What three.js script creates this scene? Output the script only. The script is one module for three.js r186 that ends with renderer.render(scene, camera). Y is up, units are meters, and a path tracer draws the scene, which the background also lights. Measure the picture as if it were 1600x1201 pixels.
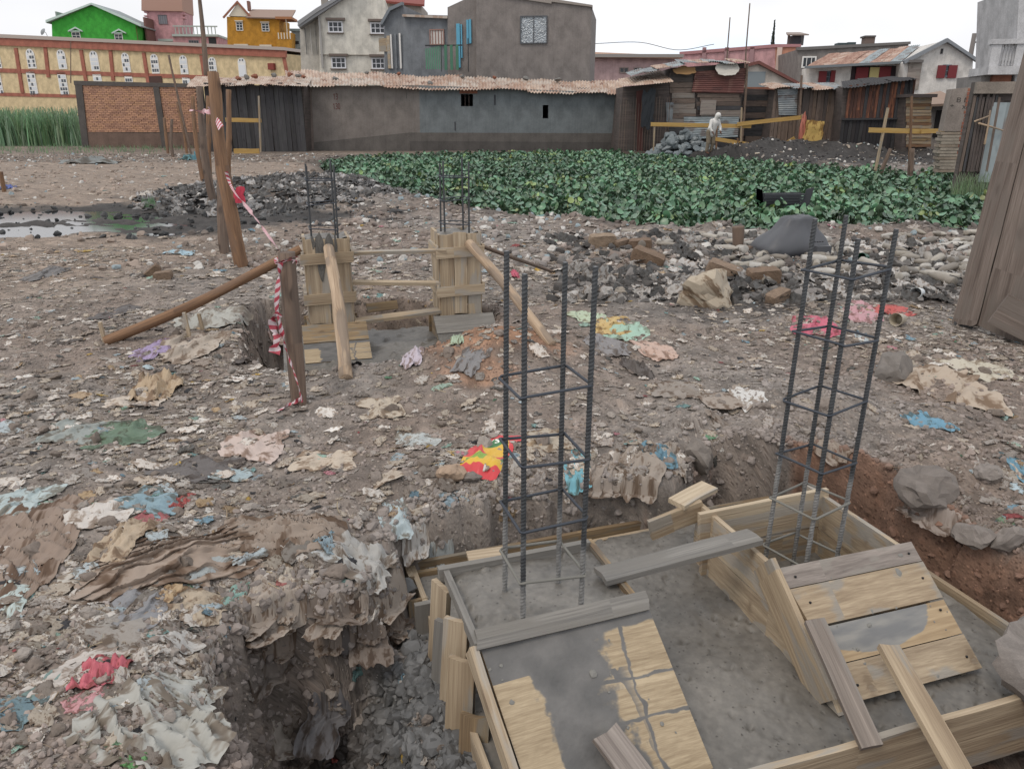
import * as THREE from 'three';
import { mergeGeometries, mergeVertices, toCreasedNormals } from 'three/addons/utils/BufferGeometryUtils.js';
import { MarchingCubes } from 'three/addons/objects/MarchingCubes.js';

// ------------------------------------------------------------------ camera, sky, sun, exposure
const scene = new THREE.Scene();
const FPX = 1220, PITCH = 19.2 * Math.PI / 180, EYE = 1.75;          // lens length in photo pixels, downward tilt, eye height
const camera = new THREE.PerspectiveCamera(2 * Math.atan(600.5 / FPX) * 180 / Math.PI, 4 / 3, 0.05, 3000);
camera.position.set(0, EYE, 0); camera.rotation.x = -PITCH;
const renderer = new THREE.WebGLRenderer({ antialias: true });
renderer.toneMapping = THREE.LinearToneMapping;
renderer.toneMappingExposure = 1.06;
renderer.shadowMap.enabled = true;
const sun = new THREE.DirectionalLight(0xfff4e6, 1.2);
sun.position.set(-30, 60, 18); sun.target.position.set(0, 0, -12); sun.castShadow = true; sun.shadow.radius = 40;
sun.shadow.mapSize.set(2048, 2048);
Object.assign(sun.shadow.camera, { left: -60, right: 60, top: 60, bottom: -60, near: 1, far: 200 });
scene.add(sun, sun.target);

// ------------------------------------------------------------------ random numbers and noise
function rng(seed) { let a = seed >>> 0; return () => { a = a + 0x6D2B79F5 | 0; let t = Math.imul(a ^ a >>> 15, 1 | a); t = t + Math.imul(t ^ t >>> 7, 61 | t) ^ t; return ((t ^ t >>> 14) >>> 0) / 4294967296; }; }
const hash = (x, y, s) => { let h = Math.imul(x, 374761393) + Math.imul(y, 668265263) + Math.imul(s, 2147483647 - 61) | 0; h = Math.imul(h ^ h >>> 13, 1274126177); return ((h ^ h >>> 16) >>> 0) / 4294967296; };
function vnoise(x, y, s = 0, per = 0) {                               // value noise, -1..1; per > 0 makes it tile
  let xi = Math.floor(x), yi = Math.floor(y); const fx = x - xi, fy = y - yi;
  const ux = fx * fx * fx * (fx * (fx * 6 - 15) + 10), uy = fy * fy * fy * (fy * (fy * 6 - 15) + 10);
  let x1 = xi + 1, y1 = yi + 1;
  if (per) { xi = ((xi % per) + per) % per; yi = ((yi % per) + per) % per; x1 = (xi + 1) % per; y1 = (yi + 1) % per; }
  const a = hash(xi, yi, s), b = hash(x1, yi, s), c = hash(xi, y1, s), d = hash(x1, y1, s);
  return 2 * (a + (b - a) * ux + (c - a) * uy + (a - b - c + d) * ux * uy) - 1;
}
function fbm(x, y, oct = 4, s = 0, per = 0) { let v = 0, a = 0.5, f = 1; for (let i = 0; i < oct; i++) { v += a * vnoise(x * f, y * f, s + i * 17, per ? per * f : 0); a *= 0.5; f *= 2; } return v; }
const clamp = (x, a = 0, b = 1) => Math.min(b, Math.max(a, x));
const smooth = (a, b, x) => { const t = clamp((x - a) / (b - a)); return t * t * (3 - 2 * t); };
const mix = (a, b, t) => a + (b - a) * t;
const V = (x, y, z) => new THREE.Vector3(x, y, z);

// overcast sky: even white cloud with faint blue thin places
{
  const w = 512, h = 256, d = new Float32Array(w * h * 4);
  for (let j = 0; j < h; j++) for (let i = 0; i < w; i++) {
    const el = ((j + 0.5) / h - 0.5) * Math.PI, az = (i + 0.5) / w * 2 * Math.PI, k = (j * w + i) * 4;
    const X = Math.cos(az) * Math.cos(el), Z = Math.sin(az) * Math.cos(el), Y = Math.max(Math.sin(el), 0);
    const n = fbm(X * 3.1 / (Y + 0.45) + 9, Z * 3.1 / (Y + 0.45) + 4, 5, 71) * 1.6;
    const thin = smooth(0.08, 0.75, n), L = 0.99 + 0.12 * n;
    d[k] = L * mix(1.0, 0.80, thin); d[k + 1] = L * mix(1.005, 0.92, thin); d[k + 2] = L * mix(1.03, 1.06, thin); d[k + 3] = 1;
  }
  const t = new THREE.DataTexture(d, w, h, THREE.RGBAFormat, THREE.FloatType);
  t.mapping = THREE.EquirectangularReflectionMapping; t.magFilter = THREE.LinearFilter; t.needsUpdate = true;
  scene.background = t; scene.environment = t;
}

// ------------------------------------------------------------------ pixels of the photograph to places
const cP = Math.cos(PITCH), sP = Math.sin(PITCH);
function ray(u, v) { const x = (u - 800) / FPX, y = -(v - 600.5) / FPX; return V(x, y * cP - sP, -(cP + y * sP)); }
function atY(u, v, y) { const d = ray(u, v); return d.multiplyScalar((y - EYE) / d.y).add(V(0, EYE, 0)); }
function atZ(u, v, z) { const d = ray(u, v); return d.multiplyScalar(z / d.z).add(V(0, EYE, 0)); }
function onGround(u, v) {                                            // first place where the pixel's ray meets the terrain
  const d = ray(u, v); let t = 0.8, st = 0.02;
  for (let i = 0; i < 4000; i++) { const p = V(d.x * t, EYE + d.y * t, d.z * t); if (p.y <= ground(p.x, p.z)) { p.y = ground(p.x, p.z); return p; } t += st; if (t > 6) st = 0.05; if (t > 20) st = 0.15; if (t > 150) return p; }
  return atY(u, v, 0);
}
const pxSize = (p) => Math.hypot(p.x, p.y - EYE, p.z) / FPX;           // metres per photo pixel at a place

// ------------------------------------------------------------------ naming
const used = new Map();
function numbered(n) { const k = used.get(n) || 0; used.set(n, k + 1); return k ? n + '_' + String(k).padStart(3, '0') : n; }
function info(o, label, category, group, kind) { o.userData = {}; if (label) o.userData.label = label; if (category) o.userData.category = category; if (group) o.userData.group = group; if (kind) o.userData.kind = kind; return o; }
function shade(o) { o.traverse(m => { if (m.isMesh) { m.castShadow = true; m.receiveShadow = true; } }); return o; }
function thing(name, label, category, pos = [0, 0, 0], turn = 0, group) { const g = new THREE.Group(); g.name = numbered(name); g.position.set(...pos); g.rotation.y = turn; info(g, label, category, group); scene.add(g); return g; }
function single(name, geo, mat, label, category, group) { const m = new THREE.Mesh(geo, mat); m.name = numbered(name); info(m, label, category, group); m.castShadow = m.receiveShadow = true; scene.add(m); return m; }
function part(parent, name, geo, mat, label) { const m = new THREE.Mesh(geo, mat); m.name = name; m.castShadow = m.receiveShadow = true; if (label) m.userData.label = label; parent.add(m); return m; }
function structure(name, geo, mat) { const m = new THREE.Mesh(geo, mat); m.name = numbered(name); m.userData = { kind: 'structure' }; m.receiveShadow = m.castShadow = true; scene.add(m); return m; }

// ------------------------------------------------------------------ textures
function tex(w, h, fn, srgb = true) {                                 // fn(u, v) -> grey or [r, g, b], 0..1
  const d = new Uint8Array(w * h * 4);
  for (let j = 0; j < h; j++) for (let i = 0; i < w; i++) { const c = fn((i + 0.5) / w, (j + 0.5) / h), k = (j * w + i) * 4; if (typeof c === 'number') d[k] = d[k + 1] = d[k + 2] = clamp(c) * 255; else { d[k] = clamp(c[0]) * 255; d[k + 1] = clamp(c[1]) * 255; d[k + 2] = clamp(c[2]) * 255; } d[k + 3] = 255; }
  const t = new THREE.DataTexture(d, w, h, THREE.RGBAFormat); t.wrapS = t.wrapT = THREE.RepeatWrapping; t.magFilter = THREE.LinearFilter; t.minFilter = THREE.LinearMipmapLinearFilter; t.generateMipmaps = true;
  if (srgb) t.colorSpace = THREE.SRGBColorSpace; t.needsUpdate = true; return t;
}
function cells(x, y, per, s) { let a = 9, b = 9, id = 0; const xi = Math.floor(x), yi = Math.floor(y); for (let j = -1; j < 2; j++) for (let i = -1; i < 2; i++) { const cx = ((xi + i) % per + per) % per, cy = ((yi + j) % per + per) % per; const dx = xi + i + hash(cx, cy, s) - x, dy = yi + j + hash(cx, cy, s + 5) - y, q = Math.hypot(dx, dy); if (q < a) { b = a; a = q; id = hash(cx, cy, s + 9); } else if (q < b) b = q; } return [a, b, id]; }
const rgb = (h) => { const c = new THREE.Color(h); const o = {}; c.getRGB(o, THREE.SRGBColorSpace); return [o.r, o.g, o.b]; };
const mix3 = (a, b, t) => [mix(a[0], b[0], t), mix(a[1], b[1], t), mix(a[2], b[2], t)];
// crumbly soil: colour about mid grey, multiplied by the terrain's vertex colour
const soilH = (u, v) => { const [a, b, id] = cells(u * 34, v * 34, 34, 3), [a2, , id2] = cells(u * 90, v * 90, 90, 8); return 0.45 + 0.28 * fbm(u * 12, v * 12, 5, 5, 12) + (id > 0.55 ? 0.35 * clamp(0.55 - a) : 0) + (id2 > 0.4 ? 0.2 * clamp(0.5 - a2) : 0); };
const soilMap = tex(768, 768, (u, v) => { const n = fbm(u * 20, v * 20, 5, 11, 20), [a, , id] = cells(u * 34, v * 34, 34, 3), [a2, , id2] = cells(u * 90, v * 90, 90, 8); let c = 0.74 + 0.2 * n + 0.08 * vnoise(u * 400, v * 400, 4, 400); let t = [c * 1.01, c, c * 0.98]; if (id > 0.72 && a < 0.36) t = mix3(t, [0.92, 0.88, 0.84], 0.35 * id); if (id2 > 0.8 && a2 < 0.33) t = id2 > 0.95 ? [0.97, 0.96, 0.93] : mix3(t, [0.5, 0.47, 0.45], 0.6); return t; });
const soilBump = tex(768, 768, soilH, false);
function woodTex(base, dark, streak, seed, knots = 0.5) {
  return tex(256, 384, (u, v) => {
    const wob = 0.012 * vnoise(u * 2, v * 4, seed, 0) + 0.004 * vnoise(u * 9, v * 6, seed + 2);
    const kx = u * 3, ky = v * 2, kc = cells(kx, ky, 3, seed + 40), kn = kc[2] < knots ? Math.exp(-kc[0] * kc[0] * 90) : 0;
    const g = fbm(u * 3.5, (v + wob) * 64 + kn * 2.5, 4, seed), f = vnoise(u * 16, v * 210, seed + 7), ring = fbm(u * 1.5 + 3, (v + wob) * 14 + kn, 3, seed + 5);
    let t = clamp(0.42 + 0.5 * g + 0.16 * f + 0.45 * ring + kn * 0.8);
    return mix3(mix3(base, dark, t), streak, smooth(0.02, 0.3, fbm(u * 3, v * 7, 5, seed + 21)) * 0.75);
  });
}
const woodBump = tex(256, 384, (u, v) => 0.5 + 0.35 * fbm(u * 5, v * 60, 4, 91) + 0.15 * vnoise(u * 20, v * 200, 92), false);
const std = (o) => new THREE.MeshStandardMaterial(Object.assign({ roughness: 0.85, metalness: 0 }, o));
const woodMat = (base, dark, streak, seed, o = {}) => std(Object.assign({ map: woodTex(rgb(base), rgb(dark), rgb(streak), seed, o.knots), bumpMap: woodBump, bumpScale: 0.002, roughness: 0.8 }, o.m));
const M = {};
M.pine = [woodMat('#b3a28a', '#857460', '#94908a', 1), woodMat('#ad9b82', '#7f6d58', '#8a8680', 2), woodMat('#baaa92', '#8f7c66', '#9e9890', 3)];
M.greyPlank = [woodMat('#9a9088', '#6d645e', '#868078', 4), woodMat('#8c8178', '#5e554e', '#7c7670', 5)];
M.oldWood = [woodMat('#6f6058', '#443933', '#584c46', 6), woodMat('#7a6a60', '#4c4039', '#63574f', 7), woodMat('#5f5450', '#3a3330', '#4c4642', 8)];
M.darkWood = [woodMat('#474547', '#242325', '#353638', 9), woodMat('#525053', '#2c2b2d', '#3c3d3c', 10), woodMat('#3d3b3d', '#1f1e20', '#33322f', 11)];
M.redWood = [woodMat('#6e4434', '#3a241d', '#8a5a3e', 12), woodMat('#54362c', '#2c1d19', '#6b4534', 13)];
M.yellowPine = [woodMat('#bc9a5c', '#97763f', '#a98c56', 14, { knots: 0.2 })];
M.pole = [woodMat('#8b6a4e', '#513b2c', '#6d5646', 15), woodMat('#7a6759', '#4a3d35', '#64564c', 16)];
M.peeled = woodMat('#b8a28a', '#86705a', '#7b6d60', 17);
M.gate = woodMat('#7f736b', '#51463f', '#6c635c', 18, { knots: 0.3 });
// plaster, concrete, rust
const blot = tex(384, 384, (u, v) => 0.82 + 0.11 * fbm(u * 5, v * 5, 5, 31, 5) + 0.05 * vnoise(u * 128, v * 128, 32, 128) + 0.05 * fbm(u * 30, v * 3, 3, 33, 0));
const grainBump = tex(384, 384, (u, v) => 0.5 + 0.4 * fbm(u * 24, v * 24, 5, 35, 24), false);
const plaster = (hex, o = {}) => std(Object.assign({ color: new THREE.Color(hex).multiplyScalar(1.45), map: blot, bumpMap: grainBump, bumpScale: 0.01, roughness: 0.92 }, o));
const plain = (hex, o = {}) => std(Object.assign({ color: new THREE.Color(hex) }, o));
const concBump = tex(640, 640, (u, v) => { const [a, , id] = cells(u * 46, v * 46, 46, 61), [a2, , id2] = cells(u * 20, v * 20, 20, 65); return 0.5 + 0.3 * fbm(u * 14, v * 14, 5, 62, 14) - (id > 0.9 ? 0.4 * smooth(0.3 * id, 0.05, a) : 0) - (id2 > 0.93 ? 0.5 * smooth(0.25, 0.05, a2) : 0) + (id < 0.06 ? 0.2 * smooth(0.3, 0.1, a) : 0); }, false);
const concMap = tex(640, 640, (u, v) => { const n = fbm(u * 4, v * 4, 5, 63, 4), f = fbm(u * 40, v * 40, 3, 64, 40), [a, , id] = cells(u * 46, v * 46, 46, 61); const c = 0.74 + 0.17 * n + 0.1 * f - (id > 0.93 ? 0.16 * smooth(0.3, 0.1, a) : 0); return [c * 1.0, c * 0.99, c * 0.97]; });
M.wetConcrete = std({ color: new THREE.Color('#96928d'), map: concMap, bumpMap: concBump, bumpScale: 0.005, roughness: 0.5 });
M.cementMud = std({ color: new THREE.Color('#84817d'), map: concMap, bumpMap: concBump, bumpScale: 0.008, roughness: 0.55 });
const rustTex = (a, b, c, seed) => tex(256, 256, (u, v) => { const n = fbm(u * 6, v * 3, 5, seed, 0), m = fbm(u * 22, v * 10, 4, seed + 3, 0); let t = mix3(rgb(a), rgb(b), smooth(-0.25, 0.35, n + m * 0.5)); return mix3(t, rgb(c), smooth(0.15, 0.5, fbm(u * 3 + 7, v * 3, 4, seed + 8)) * 0.8); });
M.tin = [std({ map: rustTex('#a58d7c', '#b9a798', '#7b5f4e', 41), roughness: 0.7 }), std({ map: rustTex('#9a7d6b', '#ad9a8c', '#6d4c3d', 42), roughness: 0.7 }), std({ map: rustTex('#b3a79c', '#a08a7a', '#8a6d5b', 43), roughness: 0.65 })];
M.tinGrey = [std({ map: rustTex('#8e979a', '#7c8486', '#6d6461', 44), roughness: 0.55 }), std({ map: rustTex('#767c80', '#8b8f90', '#5a4d48', 45), roughness: 0.6 })];
M.tinRed = std({ map: rustTex('#6e4640', '#5c3c38', '#7d5a50', 46), roughness: 0.7 });
M.rustRoof = std({ map: rustTex('#8a6656', '#a58574', '#b7a79b', 47), roughness: 0.7 });
M.rebar = std({ color: 0x474b52, roughness: 0.6, metalness: 0.55 });
M.rebarMud = std({ color: 0x77756f, roughness: 0.85, metalness: 0.1 });
M.glass = std({ color: 0x252a30, roughness: 0.12 });
M.white = plain('#dcdad6'); M.black = plain('#1d1c1e', { roughness: 0.6 });

// ------------------------------------------------------------------ small shape builders
function box(w, h, d, x = 0, y = 0, z = 0) { return new THREE.BoxGeometry(w, h, d).translate(x, y, z); }
function plank(len, wid, thick, seed = 1, segs = 6) {                // along x, sawn a little unevenly; grain follows the length
  const g = new THREE.BoxGeometry(len, thick, wid, segs, 1, 2), p = g.attributes.position, uv = g.attributes.uv, r0 = seed * 3.7;
  for (let i = 0; i < p.count; i++) {
    let x = p.getX(i), y = p.getY(i), z = p.getZ(i); const e = x / len;
    z += 0.025 * wid * vnoise(x * 3 + r0, Math.sign(z) * 2, seed) + wid * 0.02 * vnoise(e * 2 + r0, 5, seed);
    y += 0.12 * thick * vnoise(x * 4 + r0, z * 20, seed + 4);
    if (Math.abs(Math.abs(e) - 0.5) < 1e-3) x += (0.006 + 0.02 * wid) * vnoise(z * 2 / wid + r0, y * 9, seed + 6);
    p.setXYZ(i, x, y, z); uv.setXY(i, x / 1.3 + r0 * 0.37, z / 0.42 + y / 0.42 + r0 * 0.61);
  }
  g.computeVertexNormals(); return g;
}
function metreUV(g, s = 1, off = 0) {                                 // box projection of uv, s metres to a repeat
  g = g.index ? g.toNonIndexed() : g; g.computeVertexNormals(); const p = g.attributes.position, n = g.attributes.normal, uv = new Float32Array(p.count * 2);
  for (let i = 0; i < p.count; i++) { const ax = Math.abs(n.getX(i)), ay = Math.abs(n.getY(i)), az = Math.abs(n.getZ(i)); let a, b; if (ax > ay && ax > az) { a = p.getZ(i); b = p.getY(i); } else if (ay > az) { a = p.getX(i); b = p.getZ(i); } else { a = p.getX(i); b = p.getY(i); } uv[2 * i] = a / s + off; uv[2 * i + 1] = b / s + off * 0.7; }
  g.setAttribute('uv', new THREE.BufferAttribute(uv, 2)); return g;
}
function slab(c, t, s = 1) {                                         // four corners (Vector3, in order), thickness below along the normal
  const n = c[1].clone().sub(c[0]).cross(c[3].clone().sub(c[0])).normalize(), b0 = n.multiplyScalar(n.y > 0 ? -t : t), b = c.map(p => p.clone().add(n)), pos = [];
  const q = (a, b2, c2, d) => { for (const p of [a, b2, c2, a, c2, d]) pos.push(p.x, p.y, p.z); };
  q(c[0], c[1], c[2], c[3]); q(b[3], b[2], b[1], b[0]); for (let i = 0; i < 4; i++) { const j = (i + 1) % 4; q(c[j], c[i], b[i], b[j]); }
  const g = new THREE.BufferGeometry(); g.setAttribute('position', new THREE.Float32BufferAttribute(pos, 3)); return metreUV(g, s);
}
function poly(pts, z0, z1, s = 2, holes = []) { const sh = new THREE.Shape(pts.map(p => new THREE.Vector2(p[0], p[1]))); for (const h of holes) sh.holes.push(new THREE.Path(h.map(p => new THREE.Vector2(p[0], p[1])))); return metreUV(new THREE.ExtrudeGeometry(sh, { depth: z1 - z0, bevelEnabled: false }).translate(0, 0, z0), s); }
function limb(pts, r0, r1, seed = 1, rad = 9, seg = 24, wob = 0.12) {  // a pole or branch through points, uneven, closed at both ends
  const cv = new THREE.CatmullRomCurve3(pts), fr = cv.computeFrenetFrames(seg, false), pos = [], uv = [], idx = [], L = cv.getLength();
  for (let i = 0; i <= seg; i++) { const t = i / seg, c = cv.getPointAt(t), r = mix(r0, r1, t); for (let j = 0; j <= rad; j++) { const a = j / rad * Math.PI * 2, k = r * (1 + wob * vnoise(Math.cos(a) * 1.3 + seed * 9, Math.sin(a) * 1.3 + t * L * 3, seed)); const q = c.clone().addScaledVector(fr.normals[i], Math.cos(a) * k).addScaledVector(fr.binormals[i], Math.sin(a) * k); pos.push(q.x, q.y, q.z); uv.push(t * L / 1.3 + seed * 0.31, j / rad * 0.6); } }
  for (let i = 0; i < seg; i++) for (let j = 0; j < rad; j++) { const a = i * (rad + 1) + j, b = a + rad + 1; idx.push(a, a + 1, b, b, a + 1, b + 1); }
  for (const e of [0, seg]) { const c = cv.getPointAt(e / seg), k = pos.length / 3; pos.push(c.x, c.y, c.z); uv.push(0.5, 0.5); for (let j = 0; j < rad; j++) { const a = e * (rad + 1) + j; e ? idx.push(k, a, a + 1) : idx.push(k, a + 1, a); } }
  const g = new THREE.BufferGeometry(); g.setAttribute('position', new THREE.Float32BufferAttribute(pos, 3)); g.setAttribute('uv', new THREE.Float32BufferAttribute(uv, 2)); g.setIndex(idx); g.computeVertexNormals(); return g;
}
function between(g, a, b, roll = 0) {                                 // lays a shape made along x from a to b
  const m = new THREE.Matrix4(), x = b.clone().sub(a).normalize(); let z = x.clone().cross(V(0, 1, 0)).normalize(); if (z.lengthSq() < 0.5) z = V(0, 0, 1); const y = z.clone().cross(x);
  m.makeBasis(x, y, z).multiply(new THREE.Matrix4().makeRotationX(roll)); m.setPosition(a.clone().add(b).multiplyScalar(0.5)); return g.applyMatrix4(m);
}
const bar = (a, b, w, t, seed, roll = 0) => between(plank(a.distanceTo(b), w, t, seed), a, b, roll);
function rock(seed, sx = 1, sy = 0.7, sz = 0.9, det = 2, rough = 0.32) {   // broken lump: a ball cut by random planes, then roughened
  const g = mergeVertices(new THREE.IcosahedronGeometry(1, det).deleteAttribute('uv').deleteAttribute('normal')), p = g.attributes.position, uv = [], r = rng(seed * 31 + 7), pl = [];
  for (let k = 0; k < 11; k++) { const n = V(r() - 0.5, r() - 0.5, r() - 0.5).normalize(); pl.push([n, 0.5 + 0.35 * r()]); }
  for (let i = 0; i < p.count; i++) { const q = V(p.getX(i), p.getY(i), p.getZ(i)); let k = 1; for (const [n, d] of pl) { const s = q.dot(n); if (s > d * 0.999) k = Math.min(k, d / s); } const o = q.clone(); q.multiplyScalar(k * (1 + rough * 0.35 * vnoise(o.x * 2.5 + seed * 7, o.y * 2.5 + o.z * 2.1, seed) + rough * 0.2 * vnoise(o.x * 6 + o.z * 4, o.y * 6 + seed, seed + 3))); p.setXYZ(i, q.x * sx * 1.2, q.y * sy * 1.2, q.z * sz * 1.2); uv.push(o.x * 0.6 + o.y * 0.35, o.z * 0.6 + o.y * 0.45); }
  g.setAttribute('uv', new THREE.Float32BufferAttribute(uv, 2)); return toCreasedNormals(g, det < 2 ? 0.2 : 0.42);
}
// crumpled sheet: an irregular outline, folds and curled edges; about 2 x 2 units, lies in xz
function sheet(seed, nx, nz, { folds = 3, height = 0.25, jag = 0.25, crump = 0.15, dir = seed } = {}) {
  const g = new THREE.PlaneGeometry(2, 2, nx, nz).rotateX(-Math.PI / 2), p = g.attributes.position, cd = Math.cos(dir), sd = Math.sin(dir), s7 = seed * 7.13;
  for (let i = 0; i < p.count; i++) {
    let x = p.getX(i), z = p.getZ(i); const m = Math.max(Math.abs(x), Math.abs(z)) || 1e-6, rr = Math.hypot(x, z) || 1e-6, an = Math.atan2(z, x), rnd = mix(1, m / rr, 0.4);
    const out = rnd * (1 + jag * (vnoise(Math.cos(an) * 1.6 + s7, Math.sin(an) * 1.6, seed) * 1.1 + 0.3 * vnoise(Math.cos(an) * 7 + s7, Math.sin(an) * 7, seed + 1)));
    x *= out; z *= out;
    const q = x * cd + z * sd + 0.35 * fbm(x * 1.4 + s7, z * 1.4, 3, seed + 2), w = -x * sd + z * cd;
    const fold = 1 - Math.abs(Math.sin(q * folds * 1.57 + 1.2 * vnoise(w * 1.1, s7, seed + 3))), crease = 1 - Math.abs(vnoise(x * 1.7 + s7, z * 1.7 + 3, seed + 5)) * 1.5 - 0.7 * Math.abs(vnoise(x * 3.9 + s7, z * 3.9, seed + 6));
    const fine = 1 - Math.abs(Math.sin(q * folds * 4.1 + 2 * vnoise(w * 1.7, s7, seed + 4)));
    const y = height * (0.55 * fold * fold + 0.2 * fine + crump * 3 * crease * 0.4 + 0.5 * fbm(x * 1.1, z * 1.1 + s7, 2, seed + 8)) * (1 - 0.6 * smooth(0.6, 1, m)) + crump * 0.25 * vnoise(x * 6 + s7, z * 6, seed + 9);
    p.setXYZ(i, x - 0.16 * fold * cd, y + 0.02, z - 0.16 * fold * sd);
  }
  g.computeVertexNormals(); return g;
}
// ------------------------------------------------------------------ the lie of the land
const YAW = 18 * Math.PI / 180, FO = [-0.456, -3.212];               // corner and turn of the near footing
const toLocal = (x, z) => { const dx = x - FO[0], dz = z - FO[1]; return [dx * Math.cos(YAW) - dz * Math.sin(YAW), dx * Math.sin(YAW) + dz * Math.cos(YAW)]; };
const toWorld = (a, y, b) => V(FO[0] + a * Math.cos(YAW) + b * Math.sin(YAW), y, FO[1] - a * Math.sin(YAW) + b * Math.cos(YAW));
const outline = (px, y) => px.map(([u, v]) => { const p = atY(u, v, y); return [p.x, p.z]; });
function sdf(P, x, z) { let d = 1e9, s = 1; for (let i = 0, j = P.length - 1; i < P.length; j = i++) { const ex = P[j][0] - P[i][0], ez = P[j][1] - P[i][1], wx = x - P[i][0], wz = z - P[i][1], t = clamp((wx * ex + wz * ez) / (ex * ex + ez * ez)); d = Math.min(d, Math.hypot(wx - ex * t, wz - ez * t)); const c1 = z >= P[i][1], c2 = z < P[j][1], c3 = ex * wz > ez * wx; if ((c1 && c2 && c3) || (!c1 && !c2 && !c3)) s = -s; } return s * d; }
const LW = (a, b) => { const p = toWorld(a, 0, b); return [p.x, p.z]; };
const pitNear = outline([[600, 892], [520, 905], [440, 900], [385, 925], [350, 985], [345, 1060], [365, 1130], [385, 1201]], 0).concat([[-0.62, -1.2], [1.6, -1.0], LW(2.5, 1.9), LW(2.46, 1.0), LW(2.42, 0.3), LW(2.3, -0.1)], outline([[1205, 700], [1120, 698], [1060, 735]], 0), [LW(1.0, -0.13), LW(0.5, -0.12), LW(0.0, -0.12), LW(-0.12, -0.05)]);
const pitMid = outline([[390, 505], [415, 472], [600, 465], [760, 480], [775, 508], [722, 545], [690, 566], [600, 576], [470, 575], [402, 560]], 0);
const marsh = outline([[500, 260], [543, 291], [611, 305], [654, 320], [759, 343], [880, 352], [960, 370], [1060, 376], [1180, 378], [1300, 374], [1420, 372], [1560, 376], [1640, 330], [1640, 290], [1500, 272], [1460, 280], [1350, 272], [1240, 266], [1130, 256], [1000, 246], [960, 243], [700, 246], [540, 252]], -0.2);
const spot = (u, v) => { const p = atY(u, v, 0); return [p.x, p.z]; };
const blob = (x, z, c, rx, rz) => Math.exp(-(((x - c[0]) / rx) ** 2 + ((z - c[1]) / rz) ** 2));
const cBerm = spot(775, 560), cDark = spot(455, 300), cMound = spot(1310, 246), cRow = spot(960, 400), cPud = spot(150, 340), cRight = spot(1330, 700), cHeap = spot(640, 320), cMoundB = spot(1180, 248), cHollow = spot(425, 400);
function ground(x, z) {
  const r = Math.hypot(x, z), rough = smooth(1, 4, r);
  let y = 0.07 * fbm(x * 0.5 + 3, z * 0.5, 3, 101) + 0.035 * fbm(x * 2.2, z * 2.2 + 7, 3, 104);
  const calm = smooth(-2.5, -5, x + 0.1 * z + 1.2) * smooth(-6, -9, z);   // trodden path on the left
  y *= 1 - 0.75 * calm;
  const cl = 1 - Math.abs(fbm(x * 7, z * 7, 3, 107)) * 2; y += (1 - 0.8 * calm) * (0.022 * fbm(x * 9 + 2, z * 9, 4, 106) + 0.012 * cl);
  y += 0.2 * blob(x, z, cBerm, 0.75, 0.6) + 0.3 * blob(x, z, cDark, 2.2, 3.2) * (0.7 + 0.8 * fbm(x * 1.7, z * 1.7, 3, 111)) + 0.2 * blob(x, z, cRow, 2.6, 1.1) + 0.16 * smooth(1.6, 0.5, sdf(marsh, x, z)) * smooth(-24, -16, z) * smooth(0.3, 1.5, x) * (0.6 + 0.9 * fbm(x * 1.9, z * 1.9, 3, 123)) + 0.1 * blob(x, z, cHeap, 2.2, 2.5);
  y += (0.5 * blob(x, z, cMound, 5.5, 2.6) + 0.3 * blob(x, z, cMoundB, 3.5, 2)) * (0.75 + 0.8 * fbm(x * 0.9, z * 0.9, 4, 113)) + 0.16 * blob(x, z, cRight, 1.2, 0.9) * (0.6 + fbm(x * 3, z * 3, 3, 112)) - 0.22 * blob(x, z, cHollow, 0.7, 0.5);
  { const w = blob(x, z, cPud, 5.6, 2.3); y += w * (-0.07 + 0.13 * fbm(x * 1.1 + 2, z * 1.8, 5, 116) + 0.02 * vnoise(x * 5, z * 5, 114)); }
  const dm = sdf(marsh, x, z); if (dm < 1.5) y = mix(y, -0.5, smooth(0.5, -0.5, dm + 0.35 * fbm(x * 1.3, z * 1.3, 3, 115)));
  if (r < 6) {
    const d = sdf(pitNear, x, z) + 0.09 * fbm(x * 4, z * 4, 3, 117) + 0.02 * vnoise(x * 22, z * 22, 118);
    if (d < 0.3) { const [a] = toLocal(x, z); let f = -0.76 + 0.09 * fbm(x * 6, z * 6, 4, 119) + 0.4 * smooth(-0.5, -0.05, a) * smooth(0.5, -0.1, a); f = Math.min(f, -0.4); y = mix(y - 0.1 * smooth(0.28, 0, d), f, smooth(0.03, -0.09, d)); }
  }
  if (r > 4 && r < 10) { const d = sdf(pitMid, x, z) + 0.1 * fbm(x * 3, z * 3, 3, 121); if (d < 0.2) y = mix(y, -0.62, smooth(0.08, -0.12, d)); }
  return y;
}
const soils = { brown: [0.188, 0.152, 0.132], path: [0.240, 0.190, 0.156], grey: [0.205, 0.182, 0.168], black: [0.028, 0.027, 0.028], orange: [0.27, 0.145, 0.085], red: [0.185, 0.112, 0.082], dark: [0.062, 0.052, 0.047], mud: [0.105, 0.105, 0.106] };
const cBurn = spot(1130, 455), cBurn2 = spot(1400, 440), cOr2 = spot(740, 600);
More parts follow.
